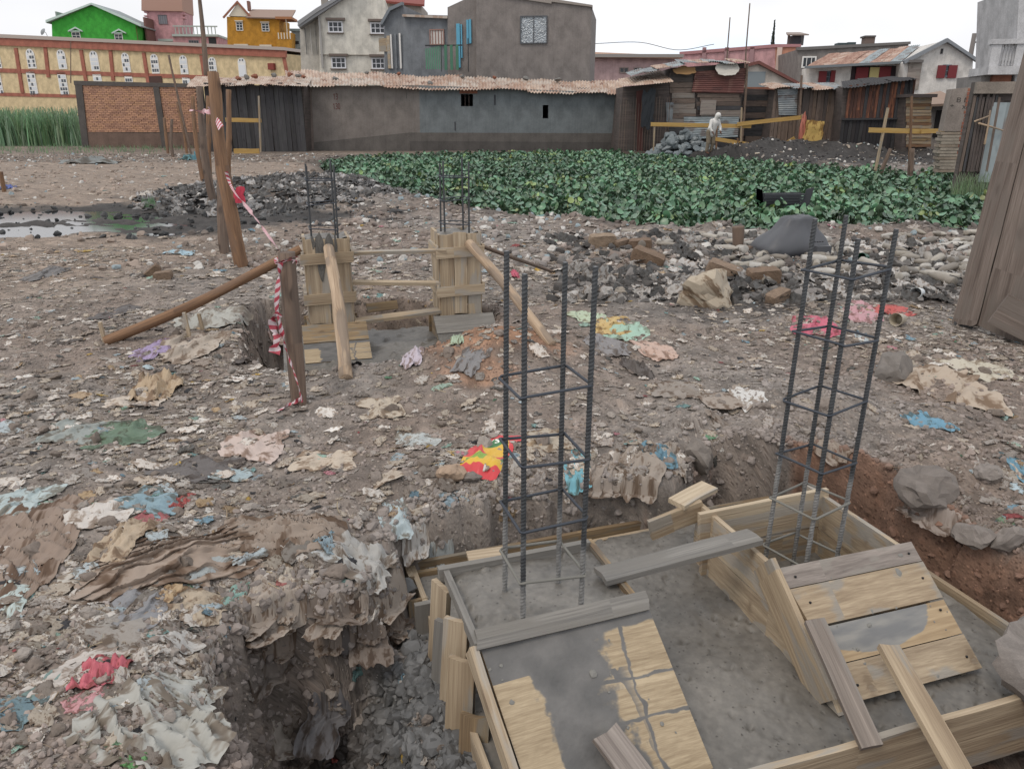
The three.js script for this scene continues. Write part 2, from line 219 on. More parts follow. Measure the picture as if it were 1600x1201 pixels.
function soilColor(x, z, y) {
  let c = mix3(soils.brown, soils.grey, smooth(-0.3, 0.4, fbm(x * 0.7 + 5, z * 0.7, 4, 131)));
  c = mix3(c, soils.path, smooth(-2.5, -5, x + 0.1 * z + 1.2) * smooth(-5, -9, z) * 0.9);
  const n = fbm(x * 1.5, z * 1.5, 4, 133);
  const put = (col, w) => { c = mix3(c, col, clamp(w)); };
  put(soils.dark, smooth(0.35, 0.7, blob(x, z, cDark, 3.4, 4.5) + 0.5 * n) * 0.85);
  put(soils.black, smooth(0.3, 0.55, blob(x, z, cPud, 5, 2.3) + 0.35 * n) * 0.92);
  put(soils.black, smooth(0.25, 0.6, blob(x, z, cBurn, 1.5, 1.0) + 0.4 * n) * 0.8); put(soils.dark, smooth(0.25, 0.6, blob(x, z, cBurn2, 2.2, 1.6) + 0.4 * n) * 0.75);
  put(soils.orange, smooth(0.35, 0.8, blob(x, z, cBerm, 0.6, 0.5) + 0.4 * n) * 0.8); put(soils.orange, smooth(0.5, 0.9, blob(x, z, cOr2, 0.4, 0.35) + 0.4 * n) * 0.6);
  put(soils.dark, smooth(1.2, 0.2, sdf(marsh, x, z) + 0.8 * n) * 0.7);
  if (z < -30) put(soils.dark, 0.4 + 0.5 * n);
  put(soils.black, smooth(0.1, 0.3, blob(x, z, cMound, 8, 4) + 0.25 * n) * 0.9);
  const k = 1 + 0.35 * fbm(x * 5, z * 5, 3, 137); c = c.map(q => q * k);
  if (Math.hypot(x, z) < 6) { const d = sdf(pitNear, x, z) + 0.06 * n; if (d < 0.08) { const [a, b] = toLocal(x, z); if (a > 1.2) put(soils.red, smooth(0.0, 0.12, fbm(x * 2.3 + 1, z * 2.3, 4, 139)) * smooth(0.05, 0, d)); put(soils.mud, smooth(-0.4, -0.22, a + 0.25 * n) * smooth(-0.36, -0.5, y) * smooth(0.4, 0, a)); } }
  return c;
}
function buildGround() {
  const s0 = -1.25, s1 = 1.25, cols = 430, rows = []; let d = 0.55; while (d < 700) { rows.push(d - 1); d *= d < 12 ? 1.0052 : d < 60 ? 1.014 : 1.05; }
  const pos = [], col = [], uv = [], idx = [];
  rows.forEach((dz, j) => { for (let i = 0; i <= cols; i++) { const z = -dz, x = mix(s0, s1, i / cols) * (dz + 1.2), y = dz > 130 ? 0 : ground(x, z), c = soilColor(x, z, y); pos.push(x, y, z); col.push(...c.map(q => q * 1.75)); const la = toLocal(x, z)[0], side = dz > 5 ? 0 : clamp(smooth(1.95, 2.2, la) + smooth(-0.3, -0.5, la)); uv.push((x + mix(0.3, 1, side) * y + 0.13 * fbm(x * .4, z * .4, 2, 5)) / 1.7, (z + mix(1, -0.2, side) * y) / 1.7); } });
  for (let j = 0; j < rows.length - 1; j++) for (let i = 0; i < cols; i++) { const a = j * (cols + 1) + i, b = a + cols + 1; idx.push(a, a + 1, b, b, a + 1, b + 1); }
  const g = new THREE.BufferGeometry(); g.setAttribute('position', new THREE.Float32BufferAttribute(pos, 3)); g.setAttribute('color', new THREE.Float32BufferAttribute(col, 3)); g.setAttribute('uv', new THREE.Float32BufferAttribute(uv, 2)); g.setIndex(idx); g.computeVertexNormals();
  structure('ground', g, std({ vertexColors: true, map: soilMap, bumpMap: soilBump, bumpScale: 0.022, roughness: 0.95 }));
}
buildGround();
// standing water: the marsh under the plants and the black puddle by the path
{
  const flat = (P, y) => { const g = new THREE.ShapeGeometry(new THREE.Shape(P.map(p => new THREE.Vector2(p[0], -p[1])))).rotateX(-Math.PI / 2).translate(0, y, 0); return g; };
  structure('marsh_water', flat(marsh.map(([x, z]) => [x, z]), -0.3), std({ color: 0x14170f, roughness: 0.15 }));
  const pp = []; for (let i = 0; i < 40; i++) { const a = i / 40 * 2 * Math.PI; pp.push([cPud[0] + Math.cos(a) * 6.2, cPud[1] + Math.sin(a) * 2.5]); }
  structure('puddle', flat(pp, -0.044), std({ color: 0x0b0b0d, roughness: 0.07 }));
}
// ------------------------------------------------------------------ footings, formwork, rebar
function rebarBar(p0, p1, r, ribs, mudTo) {                            // deformed bar: ribs wind round it
  const L = p0.distanceTo(p1), seg = ribs ? Math.round(L / 0.0028) : 12, rad = ribs ? 9 : 6, pos = [], idx = [], col = [], x = V(1, 0, 0), z = V(0, 0, 1), d = p1.clone().sub(p0);
  for (let i = 0; i <= seg; i++) { const t = i / seg, c = p0.clone().addScaledVector(d, t), m = mudTo ? smooth(mudTo + 0.1, mudTo - 0.05, c.y + 0.12 * vnoise(c.y * 9, p0.x * 30, 3)) : 0; for (let j = 0; j < rad; j++) { const a = j / rad * Math.PI * 2, k = r * (1 + (ribs ? 0.2 * smooth(0.2, 0.8, Math.sin(t * L / 0.0135 * 2 * Math.PI + a * 2)) : 0) + m * 0.18 * vnoise(a * 2, c.y * 60, 5)); pos.push(c.x + Math.cos(a) * k, c.y, c.z + Math.sin(a) * k); const v = mix(0.058, 0.25, m * 0.8) * (1 + 0.25 * vnoise(c.y * 30, a, 8)); col.push(v * mix(0.95, 1.02, m), v, v * mix(1.06, 0.97, m)); } }
  for (let i = 0; i < seg; i++) for (let j = 0; j < rad; j++) { const a = i * rad + j, b = i * rad + (j + 1) % rad; idx.push(a, a + rad, b, b, a + rad, b + rad); }
  const k = pos.length / 3; pos.push(p1.x, p1.y, p1.z); col.push(0.3, 0.3, 0.31); for (let j = 0; j < rad; j++) idx.push(k, seg * rad + (j + 1) % rad, seg * rad + j);
  const g = new THREE.BufferGeometry(); g.setAttribute('position', new THREE.Float32BufferAttribute(pos, 3)); g.setAttribute('color', new THREE.Float32BufferAttribute(col, 3)); g.setIndex(idx); g.computeVertexNormals(); return g;
}
M.bar = std({ vertexColors: true, roughness: 0.6, metalness: 0.3 });
function hoop(c, hx, hz, y, r, turn, tilt, seed) {                       // stirrup: a bent square of thin bar with hooked ends
  const k = 0.02, P = []; const q = [[hx, hz], [-hx, hz], [-hx, -hz], [hx, -hz]];
  q.forEach(([x, z], i) => { const [px, pz] = q[(i + 3) % 4], [nx, nz] = q[(i + 1) % 4]; P.push([x + Math.sign(px - x) * k, z + Math.sign(pz - z) * k], [x, z], [x + Math.sign(nx - x) * k, z + Math.sign(nz - z) * k]); });
  const pts = P.map(([x, z], i) => V(c.x + x * Math.cos(turn) + z * Math.sin(turn), y + tilt * (x / hx) + 0.006 * vnoise(i * 0.7, seed, 3), c.z - x * Math.sin(turn) + z * Math.cos(turn)));
  const g = new THREE.TubeGeometry(new THREE.CatmullRomCurve3(pts, true, 'catmullrom', 0.2), 72, r, 6, true); g.deleteAttribute('uv'); return g;
}
function cage(label, c, half, y0, y1s, hoopYs, turn, r, ribs, mud, lean = [0, 0]) {
  const t = thing('rebar_cage', label, 'rebar', [c.x, 0, c.z], 0, undefined), o = V(0, 0, 0);
  [[-1, 1], [1, 1], [1, -1], [-1, -1]].forEach(([sx, sz], i) => { const x = sx * half, z = sz * half, X = x * Math.cos(turn) + z * Math.sin(turn), Z = -x * Math.sin(turn) + z * Math.cos(turn), h = y1s[i] - y0; part(t, 'bar', rebarBar(V(X, y0, Z), V(X + lean[0] * h + 0.012 * (i % 2), y1s[i], Z + lean[1] * h), r, ribs, mud), M.bar); });
  hoopYs.forEach((y, i) => { const h = y - y0; part(t, 'stirrup', hoop(V(lean[0] * h, 0, lean[1] * h), half + r * 1.4, half + r * 1.4, y, r * 0.62, turn, (i % 2 ? 0.008 : -0.006), i), y < (mud || -9) ? M.rebarMud : M.rebar); });
  return t;
}
// lid of the left pedestal: sawn boards half covered with wet cement slurry (its outline copied from the photograph)
const lidTex = tex(896, 896, (u, v) => { // u across from left to right, v from the top edge down
  const n = fbm(u * 6, v * 6, 5, 201), w = mix3(rgb('#b5a387'), rgb('#88765d'), clamp(0.42 + 0.55 * fbm(u * 4, v * 60, 4, 202) + 0.2 * vnoise(u * 24, v * 300, 203) + 0.35 * fbm(u * 1.2, v * 9, 3, 204)));
  let cem = smooth(-0.03, 0.03, (0.62 + 0.25 * n - u) * 1.0) * smooth(0.0, 0.03, u - 0.13 - 0.12 * v - 0.14 * n + (v < 0.28 ? 0.2 : 0));
  cem = Math.max(cem, smooth(0.0, 0.02, 0.13 + 0.05 * n - v));
  const seam = Math.min(Math.abs(v - 0.42 - 0.03 * n), Math.abs(v - 0.66 + 0.03 * n), Math.abs(u - 0.8 + 0.05 * n + 0.06 * v)); cem = Math.max(cem, smooth(0.016, 0.008, seam + 0.012 * n) * (u > 0.55 ? 1 : 0));
  cem = Math.max(cem, smooth(0.1, 0.16, fbm(u * 9, v * 5 + 3, 4, 205)) * smooth(0.45, 0.55, u) * smooth(0.78, 0.68, u) * (v > 0.35 ? 1 : 0));
  return mix3(w, mix3([0.33, 0.325, 0.32], [0.43, 0.42, 0.41], clamp(0.5 + n)), cem);
});
const lidMat = std({ map: lidTex, bumpMap: grainBump, bumpScale: 0.004, roughness: 0.62 });
const patchTex = tex(256, 256, (u, v) => { const n = fbm(u * 5, v * 5, 4, 211), w = mix3(rgb('#b7a182'), rgb('#8c765a'), clamp(0.45 + 0.6 * fbm(u * 5, v * 16, 4, 212))); const e = ((u - 0.42) / 0.42) ** 2 + ((v - 0.1) / 0.85) ** 2; return mix3(w, mix3([0.45, 0.45, 0.45], [0.55, 0.54, 0.52], clamp(0.5 + n)), smooth(1.05, 0.97, e + 0.25 * n)); });
const patchMat = std({ map: patchTex, roughness: 0.75 });
M.dirtyPine = woodMat('#9c8666', '#6a5844', '#77736c', 19); M.cementWood = woodMat('#86827c', '#65625e', '#74706a', 20, { knots: 0 });
function field(nx, nz, f) { const g = new THREE.PlaneGeometry(1, 1, nx, nz).rotateX(-Math.PI / 2), p = g.attributes.position, uv = g.attributes.uv; for (let i = 0; i < p.count; i++) { const [x, y, z] = f(p.getX(i) + 0.5, p.getZ(i) + 0.5); p.setXYZ(i, x, y, z); uv.setXY(i, x / 0.9, z / 0.9); } g.computeVertexNormals(); return g; }
// local helpers: boards inside a group whose x runs along the footing and z towards the camera
const lb = (t, name, a, b, w, th, mat, seed, roll = 0) => part(t, name, bar(V(...a), V(...b), w, th, seed, roll), mat);
function quadBoard(t, name, c, th, mat, seed) { const g = slab(c.map(p => V(...p)), th, 1), uv = g.attributes.uv; return part(t, name, g, mat); }
function uvBoard(c, th) {                                                // board with uv 0..1 on its top face
  const g = slab(c.map(p => V(...p)), th, 1), uv = g.attributes.uv; [[0, 0], [0, 1], [1, 1], [1, 0]].length; const q = [[0, 0], [1, 0], [1, 1], [0, 0], [1, 1], [0, 1]]; q.forEach((k, i) => uv.setXY(i, k[0], k[1])); return g;
}
function sideBoards(t, a, th, b0, b1, bf, yt, yb, mats, cut = 2) {        // boards of a wedge-shaped cheek, from the slab up to the top
  for (let k = 0; k < cut; k++) { const ya = mix(yb, yt, k / cut) + 0.001, yc = mix(yb, yt, (k + 1) / cut) - 0.002, be = (y) => mix(bf, b1, (y - yb) / (yt - yb)); const P = [[b0, ya], [be(ya), ya], [be(yc), yc], [b0, yc]]; const g = poly(P.map(([b, y]) => [-b, y]), 0, th, 0.45).rotateY(Math.PI / 2).translate(a, 0, 0); part(t, 'side_board', g, mats[k % mats.length]); }
}
// ---- near footing
{
  const W = 2.28, D = 1.52, top = -0.3;
  const at = [FO[0], 0, FO[1]];
  const f = thing('footing_formwork', 'open plank box holding the wet slab around both foreground column bases', 'formwork', at, YAW);
  // back: two thin boards side by side; left: three stacked boards with upright cleats; right and front single deep boards
  lb(f, 'back_board', [-0.02, -0.43, -0.05], [2.0, -0.40, -0.05], 0.27, 0.024, M.dirtyPine, 3, Math.PI / 2);
  lb(f, 'back_board', [0.42, -0.41, 0.015], [1.5, -0.385, 0.015], 0.2, 0.024, M.pine[1], 4, Math.PI / 2);
  lb(f, 'back_board', [0.0, -0.43, 0.015], [0.4, -0.43, 0.015], 0.25, 0.022, M.dirtyPine, 5, Math.PI / 2);
  for (let k = 0; k < 3; k++) lb(f, 'left_board', [-0.012, -0.37 - 0.152 * k, -0.03], [-0.012, -0.37 - 0.152 * k, 1.5], 0.148, 0.024, M.pine[k % 3], 6 + k, Math.PI / 2);
  lb(f, 'cleat', [-0.038, -0.28, 0.03], [-0.038, -0.78, 0.03], 0.1, 0.024, M.pine[0], 10, 0); lb(f, 'cleat', [-0.04, -0.24, 0.36], [-0.04, -0.86, 0.40], 0.075, 0.03, M.cementWood, 11, 0);
  lb(f, 'cleat', [-0.037, -0.3, 0.24], [-0.037, -0.5, 0.28], 0.09, 0.024, M.dirtyPine, 12, 0);
  lb(f, 'right_board', [W + 0.012, -0.42, 0.35], [W + 0.03, -0.42, D + 0.05], 0.25, 0.026, M.pine[1], 13, Math.PI / 2);
  lb(f, 'front_board', [0.55, -0.43, D + 0.02], [W + 0.06, -0.42, D + 0.02], 0.27, 0.026, M.pine[0], 14, Math.PI / 2);
  // the poured slab
  const s = thing('concrete_footing', 'fresh grey concrete slab poured between the two sloped column bases', 'concrete', at, YAW);
  part(s, 'slab', field(220, 150, (u, v) => { const a = 0.004 + u * (W - 0.01), b = 0.03 + v * (D - 0.035); let y = -0.325 + 0.014 * fbm(a * 3, b * 3, 4, 221) + 0.006 * fbm(a * 16, b * 16, 3, 222) - 0.05 * smooth(0.95, 1.5, b) + 0.03 * smooth(0.5, 0.05, b) * smooth(0.7, 0.9, a); const c = vnoise(a * 30, b * 30, 223); if (c > 0.72) y -= 0.02 * (c - 0.72) / 0.28; if (a > 1.33 && a < 1.93 && b > 0.5 && b < 0.97) y = -0.75; return [a, y, b]; }), M.wetConcrete);
  part(s, 'column_base', field(90, 64, (u, v) => { const a = 0.045 + u * 0.61, b = 0.53 + v * 0.455; const c = vnoise(a * 26, b * 26, 226); return [a, -0.008 + 0.012 * fbm(a * 6, b * 6, 4, 224) + 0.007 * fbm(a * 24, b * 24, 3, 225) + (c > 0.66 ? 0.014 * (c - 0.66) / 0.34 : 0) - 0.015 * smooth(0.1, 0, u), b]; }), M.wetConcrete);
  // left pedestal
  const p = thing('pedestal_formwork', 'sloped plank form smeared with wet cement, round the filled column base', 'formwork', at, YAW);
  sideBoards(p, 0.655, 0.024, 0.5, 0.96, 1.42, -0.012, -0.36, [M.pine[2], M.pine[0]]);
  lb(p, 'edge_board', [0.668, -0.01, 0.49], [0.668, -0.012, 0.98], 0.05, 0.026, M.dirtyPine, 21, Math.PI / 2);
  lb(p, 'edge_board', [0.03, -0.012, 0.52], [0.03, -0.016, 1.0], 0.05, 0.024, M.cementWood, 22, Math.PI / 2);
  lb(p, 'edge_board', [0.0, -0.018, 0.512], [0.66, -0.008, 0.512], 0.07, 0.03, M.cementWood, 23, Math.PI / 2);
  const yl = 0.006, LT = [[0.035, yl, 0.96], [0.70, yl, 0.96]], LB = [[0.10, -0.375, 1.46], [0.735, -0.355, 1.43]];
  const lm = (t) => [LT[0].map((q, i) => mix(q, LB[0][i], t)), LT[1].map((q, i) => mix(q, LB[1][i], t))];
  const g0 = uvBoard([lm(0)[0], lm(0)[1], lm(1)[1], lm(1)[0]], 0.024); part(p, 'sloped_lid', g0, lidMat, 'sloped board lid half covered in dark wet cement');
  lb(p, 'lid_rim', [0.025, 0.008, 0.985], [0.70, 0.012, 0.965], 0.07, 0.02, M.cementWood, 24, 0.75);
  for (let k = 0; k < 5; k++) { const b = 0.56 + k * 0.125, yt = [-0.03, -0.12, -0.02, -0.1, -0.25][k]; lb(p, 'upright_board', [-0.07 - 0.01 * (k % 2), -0.86, b + 0.03 + k * 0.02], [0.0 - 0.012 * (k % 2), yt, b], 0.105, 0.024, [M.pine[0], M.cementWood, M.pine[2], M.pine[1], M.dirtyPine][k], 25 + k, 0); }
  lb(p, 'lid_edge', [0.012, -0.03, 0.98], [0.075, -0.42, 1.5], 0.07, 0.03, M.pine[2], 31, Math.PI / 2);
  // right pedestal, still empty
  const q = thing('pedestal_formwork', 'clean pine plank form with open dark shaft around the second rebar cage', 'formwork', at, YAW);
  sideBoards(q, 1.31, 0.024, 0.3, 0.93, 1.36, -0.005, -0.36, [M.pine[0], M.pine[2]]); sideBoards(q, 1.925, 0.024, 0.3, 0.9, 1.33, -0.005, -0.36, [M.pine[1], M.pine[0]]);
  lb(q, 'cheek_board', [1.297, -0.01, 0.86], [1.297, -0.35, 1.3], 0.15, 0.024, M.pine[1], 33, Math.PI / 2);
  lb(q, 'back_board', [1.26, -0.09, 0.42], [1.97, -0.07, 0.42], 0.19, 0.024, M.pine[2], 34, Math.PI / 2); lb(q, 'back_board', [1.28, -0.28, 0.42], [1.95, -0.27, 0.42], 0.19, 0.024, M.pine[1], 35, Math.PI / 2); lb(q, 'back_board', [1.28, -0.5, 0.42], [1.95, -0.5, 0.42], 0.24, 0.024, M.dirtyPine, 36, Math.PI / 2);
  lb(q, 'tie_board', [1.2, 0.005, 0.30], [1.44, 0.012, 0.2], 0.1, 0.024, M.pine[2], 37, 0.05); lb(q, 'tie_board', [1.06, -0.1, 0.32], [1.33, -0.03, 0.33], 0.1, 0.024, M.pine[1], 38, Math.PI / 2);
  const cuts = [0, 0.17, 0.47, 0.74, 1], tm = [M.greyPlank[0], M.pine[1], patchMat, M.pine[0]];
  for (let k = 0; k < 4; k++) { const A = (t, r) => [mix(r ? 1.975 : 1.30, r ? 2.0 : 1.385, t), mix(0.018, -0.33, t) + 0.004 * (k % 2), mix(0.93, 1.35, t)]; const c = [A(cuts[k] + 0.006, 0), A(cuts[k] + 0.006, 1), A(cuts[k + 1] - 0.006, 1), A(cuts[k + 1] - 0.006, 0)]; part(q, 'lid_board', k === 2 ? uvBoard(c, 0.024) : slab(c.map(p => V(...p)), 0.024, 0.5), tm[k]); }
  for (let k = 0; k < 8; k++) { const t = [0.1, 0.3, 0.55, 0.9][k >> 1], r = k % 2 ? 0.93 : 0.08; part(q, 'nail', new THREE.CylinderGeometry(0.005, 0.005, 0.006, 7).translate(mix(mix(1.30, 1.385, t), mix(1.975, 2.0, t), r), mix(0.018, -0.33, t) + 0.006, mix(0.93, 1.35, t)), M.black); }
}
// cement splashes stuck to the boards
{ const r = rng(251), t = thing('cement_splashes', 'dried and wet cement splashes stuck on the clean lid and edges of the box', 'cement', [FO[0], 0, FO[1]], YAW), g = []; for (let k = 0; k < 60; k++) { const s = 0.003 + 0.014 * r() ** 3, q = r(); let p; if (q < 0.5) { const tt = r(), rr = r(); p = [mix(mix(1.30, 1.385, tt), mix(1.975, 2.0, tt), rr), mix(0.02, -0.328, tt), mix(0.93, 1.35, tt)]; } else if (q < 0.75) p = [0.6 + 1.65 * r(), -0.288, 1.52 + 0.024 * r()]; else { const tt = r(); p = [0.05 + 0.62 * r(), mix(0.006, -0.365, tt) + 0.002, mix(0.96, 1.445, tt)]; } g.push(rock(k + 900, s, s * 0.3, s * (0.6 + r()), 1, 0.3).rotateX(q < 0.5 ? 0.69 : q < 0.75 ? 0 : 0.65).translate(...p)); } const m = part(t, 'splash', mergeGeometries(g), plain('#7a7873', { roughness: 0.8 })); m.userData.kind = 'stuff'; }
// loose boards on the footing
function loosePlank(label, u0, v0, y0, u1, v1, y1, w, mat, seed, roll = 0) { const a = atY(u0, v0, y0), b = atY(u1, v1, y1); return single('loose_plank', bar(a, b, w, 0.024, seed, roll), mat, label, 'plank'); }
loosePlank('cement-covered grey plank bridging the two column bases', 938, 900, 0.03, 1180, 838, 0.045, 0.105, M.cementWood, 51);
loosePlank('grey-brown narrow board leaning on the left edge of the clean lid', 1272, 968, -0.08, 1362, 1166, -0.285, 0.075, M.greyPlank[1], 52, 0.1);
loosePlank('narrow pine board with grey stain running off the clean lid over the box edge', 1388, 1010, -0.15, 1510, 1225, -0.255, 0.085, M.pine[1], 53, -0.15);
loosePlank('short grey board stuck on the cement-smeared lid', 945, 1143, -0.20, 1030, 1260, -0.33, 0.1, M.greyPlank[0], 54, 0.2);
loosePlank('short pine offcut spotted with cement at the box corner', 730, 876, -0.21, 790, 868, -0.2, 0.13, M.pine[2], 55);
// rebar cages of the near footing
{ const c1 = toWorld(0.328, 0, 0.826), c2 = toWorld(1.60, 0, 0.70);
  cage('rebar cage rising from the concrete-filled base', c1, 0.112, -0.3, [1.28, 1.29, 1.265, 1.315], [0.17, 0.39, 0.63, 0.88], YAW, 0.009, true, 0.2);
  cage('rebar cage rising from the empty wooden shaft', c2, 0.105, -0.6, [1.31, 1.33, 1.36, 1.36], [-0.09, 0.16, 0.36, 0.62, 0.9, 1.17], YAW + 0.25, 0.009, true, 0.22, [0.015, 0.0]); }
// ---- the second footing further off
const F2 = [atY(486, 506, 0.05), atY(690, 492, 0.05)], YAW2 = Math.atan2(-(F2[1].z - F2[0].z), F2[1].x - F2[0].x);
{
  const o = F2[0], at = [o.x, 0, o.z], S = o.distanceTo(F2[1]);
  const s = thing('concrete_footing', 'rough grey concrete slab with lumps between the two boxed columns', 'concrete', at, YAW2);
  part(s, 'slab', field(90, 60, (u, v) => { const a = -0.25 + u * (S + 0.8), b = -0.55 + v * 1.5; const c = vnoise(a * 14, b * 14, 233); return [a, -0.19 + 0.03 * fbm(a * 3, b * 3, 4, 231) + (c > 0.5 ? 0.06 * (c - 0.5) : 0), b]; }), M.wetConcrete);
  const mk = (x, label, k) => {
    const p = thing('pedestal_formwork', label, 'formwork', at, YAW2);
    sideBoards(p, x + 0.37, 0.024, -0.35, 0.05, 0.52, 0.03, -0.32, [M.dirtyPine, M.pine[1]]); sideBoards(p, x - 0.03, 0.024, -0.35, 0.05, 0.52, 0.03, -0.32, [M.pine[1], M.dirtyPine]);
    const cm = [M.cementMud, M.dirtyPine, k ? M.cementMud : M.pine[1], k ? M.cementMud : M.dirtyPine];
    for (let j = 0; j < 3; j++) { const A = (t, r) => [r ? x + 0.46 : x - 0.08, mix(0.055, -0.3, t), mix(0.03, 0.56, t)]; part(p, 'lid_board', uvBoard([A(j / 3 + 0.008, 0), A(j / 3 + 0.008, 1), A((j + 1) / 3 - 0.008, 1), A((j + 1) / 3 - 0.008, 0)], 0.024), k ? (j ? M.cementMud : M.cementWood) : (j ? lidMat : M.dirtyPine)); }
    part(p, 'back_board', poly([[x - 0.05, -0.32], [x + 0.42, -0.32], [x + 0.42, 0.03], [x - 0.05, 0.03]], -0.4, -0.376, 0.6), M.dirtyPine);
  };
  mk(0, 'weathered sloped form under the streaked column box', 0); mk(S, 'cement-caked sloped form under the cleaner column box', 1);
  const colForm = (x, label, k) => {
    const c = thing('column_formwork', label, 'formwork', [o.x + x * Math.cos(YAW2), 0, o.z - x * Math.sin(YAW2)], YAW2), w = 0.36, y0 = 0.05, y1 = 0.765;
    const vb = (xx, zz, wid, turn, m, sd) => { const g = plank(y1 - y0, wid, 0.022, sd).rotateZ(Math.PI / 2).rotateY(turn).translate(xx, (y0 + y1) / 2 + 0.01 * vnoise(sd, 3, 5), zz); return part(c, 'board', g, m); };
    const n = k ? 3 : 2;
    for (let i = 0; i < n; i++) { const wid = w / n - 0.003, xx = (i + 0.5) * w / n; vb(xx, 0, wid, -Math.PI / 2, M.pine[(i + k) % 3], 60 + i + k * 9); vb(xx, -w, wid, -Math.PI / 2, M.pine[1], 64 + i + k * 9); vb(0.0, -(i + 0.5) * w / n, wid - 0.006, 0, M.pine[(i + 1) % 3], 68 + i + k * 9); vb(w, -(i + 0.5) * w / n, wid - 0.006, 0, M.pine[0], 72 + i + k * 9); }
    for (const y of [0.26, 0.6]) { part(c, 'cleat', bar(V(-0.04, y, 0.024), V(w + 0.03, y + 0.01, 0.024), 0.09, 0.022, 75 + k, Math.PI / 2), M.pine[(k + 1) % 3]); part(c, 'cleat', bar(V(-0.024, y + 0.02, 0.02), V(-0.024, y + 0.02, -w), 0.09, 0.022, 77 + k, Math.PI / 2), M.pine[2]); part(c, 'cleat', bar(V(w + 0.024, y + 0.02, 0.01), V(w + 0.024, y + 0.02, -w), 0.09, 0.022, 79 + k, Math.PI / 2), M.pine[2]); }
    part(c, 'concrete_fill', field(12, 12, (u, v) => [0.012 + u * (w - 0.024), 0.755 + 0.02 * vnoise(u * 5, v * 5, 81), -w + 0.012 + v * (w - 0.024)]), M.wetConcrete);
    if (!k) { const drip = []; for (const [dx, l, ww] of [[0.13, 0.3, 0.07], [0.2, 0.13, 0.05], [0.25, 0.17, 0.02], [0.07, 0.08, 0.03]]) drip.push(rock(dx * 90 | 0, ww * 0.6, l * 0.62, 0.006, 2, 0.2).translate(dx, 0.78 - l * 0.5, 0.013)); part(c, 'cement_drip', mergeGeometries(drip), M.cementMud); }
  };
  colForm(0, 'pine column box with dark cement drips and a peeled pole nailed to its face', 0); colForm(S, 'clean three-board pine column box standing beside the orange soil', 1);
  for (const x of [0, S]) { const k = x ? 1 : 0, c = V(o.x + (x + 0.17) * Math.cos(YAW2) - 0.18 * Math.sin(YAW2), 0, o.z - (x + 0.17) * Math.sin(YAW2) - 0.18 * Math.cos(YAW2)); cage(k ? 'rebar cage standing out of the clean three-board column box' : 'rebar cage standing out of the cement-streaked column box', c, 0.105, 0.3, [1.36, 1.35, 1.38, 1.33], [0.83, 1.04, 1.23], YAW2, 0.008, false, 0); }
  // braces
  const L = (a, y, b) => V(o.x + a * Math.cos(YAW2) + b * Math.sin(YAW2), y, o.z - a * Math.sin(YAW2) + b * Math.cos(YAW2));
  const pole = (label, p, r0, r1, m, seed) => single('brace_pole', limb(p, r0, r1, seed, 10, 26), m, label, 'pole');
  const g1 = onGround(165, 537), e1 = L(-0.03, 0.68, -0.05); pole('long reddish pole propping the column box beside the taped post', [g1.clone().add(V(0, 0.01, 0)), g1.clone().lerp(e1, 0.45).add(V(0, -0.03, 0.02)), e1], 0.043, 0.038, M.pole[0], 5);
  const g2 = onGround(541, 594), e2 = L(0.19, 0.70, 0.06); pole('peeled pale pole leaning on the streaked column box', [e2, e2.clone().lerp(g2, 0.5).add(V(0.015, 0.02, 0)), g2], 0.04, 0.05, M.peeled, 6);
  const g3 = onGround(862, 540), e3 = L(S + 0.25, 0.68, 0.05); pole('peeled pole propping the clean column box from the orange soil', [e3, e3.clone().lerp(g3, 0.5).add(V(0, 0.03, 0)), g3], 0.042, 0.036, M.peeled, 7);
  const g4 = atY(862, 424, 0.12); pole('thin dark stick reaching right from behind the clean column box', [L(S + 0.38, 0.62, -0.3), g4], 0.02, 0.018, M.pole[1], 8);
  single('spreader_board', bar(L(0.36, 0.62, -0.1), L(S + 0.05, 0.62, 0.02), 0.05, 0.03, 85, 0.2), M.pine[0], 'upper thin board spanning between the two column boxes', 'board');
  single('spreader_board', bar(L(0.36, 0.37, -0.1), L(S, 0.33, -0.02), 0.05, 0.03, 86, 0.2), M.pine[2], 'middle thin board spanning between the two column boxes', 'board');
  single('spreader_board', bar(L(0.36, 0.04, -0.02), L(S - 0.0, 0.08, -0.05), 0.1, 0.03, 87, 0.1), M.pine[1], 'low wide board lying over the slab between the column boxes', 'board');
  single('spreader_board', bar(L(0.5, 0.09, -0.28), L(S - 0.35, 0.1, -0.3), 0.08, 0.03, 88, 1.2), M.dirtyPine, 'short dirty board behind the low wide board', 'board');
}
// survey pegs near the long pole
for (const [u, v, h, lab] of [[165, 537, 0.17, 'peg at the foot of the long reddish pole'], [297, 528, 0.2, 'small peg driven in beside the rag heap, by the long pole'], [318, 518, 0.15, 'second small peg under the long pole']]) { const p = onGround(u, v); single('survey_peg', bar(p.clone().add(V(0, -0.05, 0)), p.clone().add(V(-0.02, h, 0)), 0.025, 0.025, u, 0), M.pine[0], lab, 'peg'); }
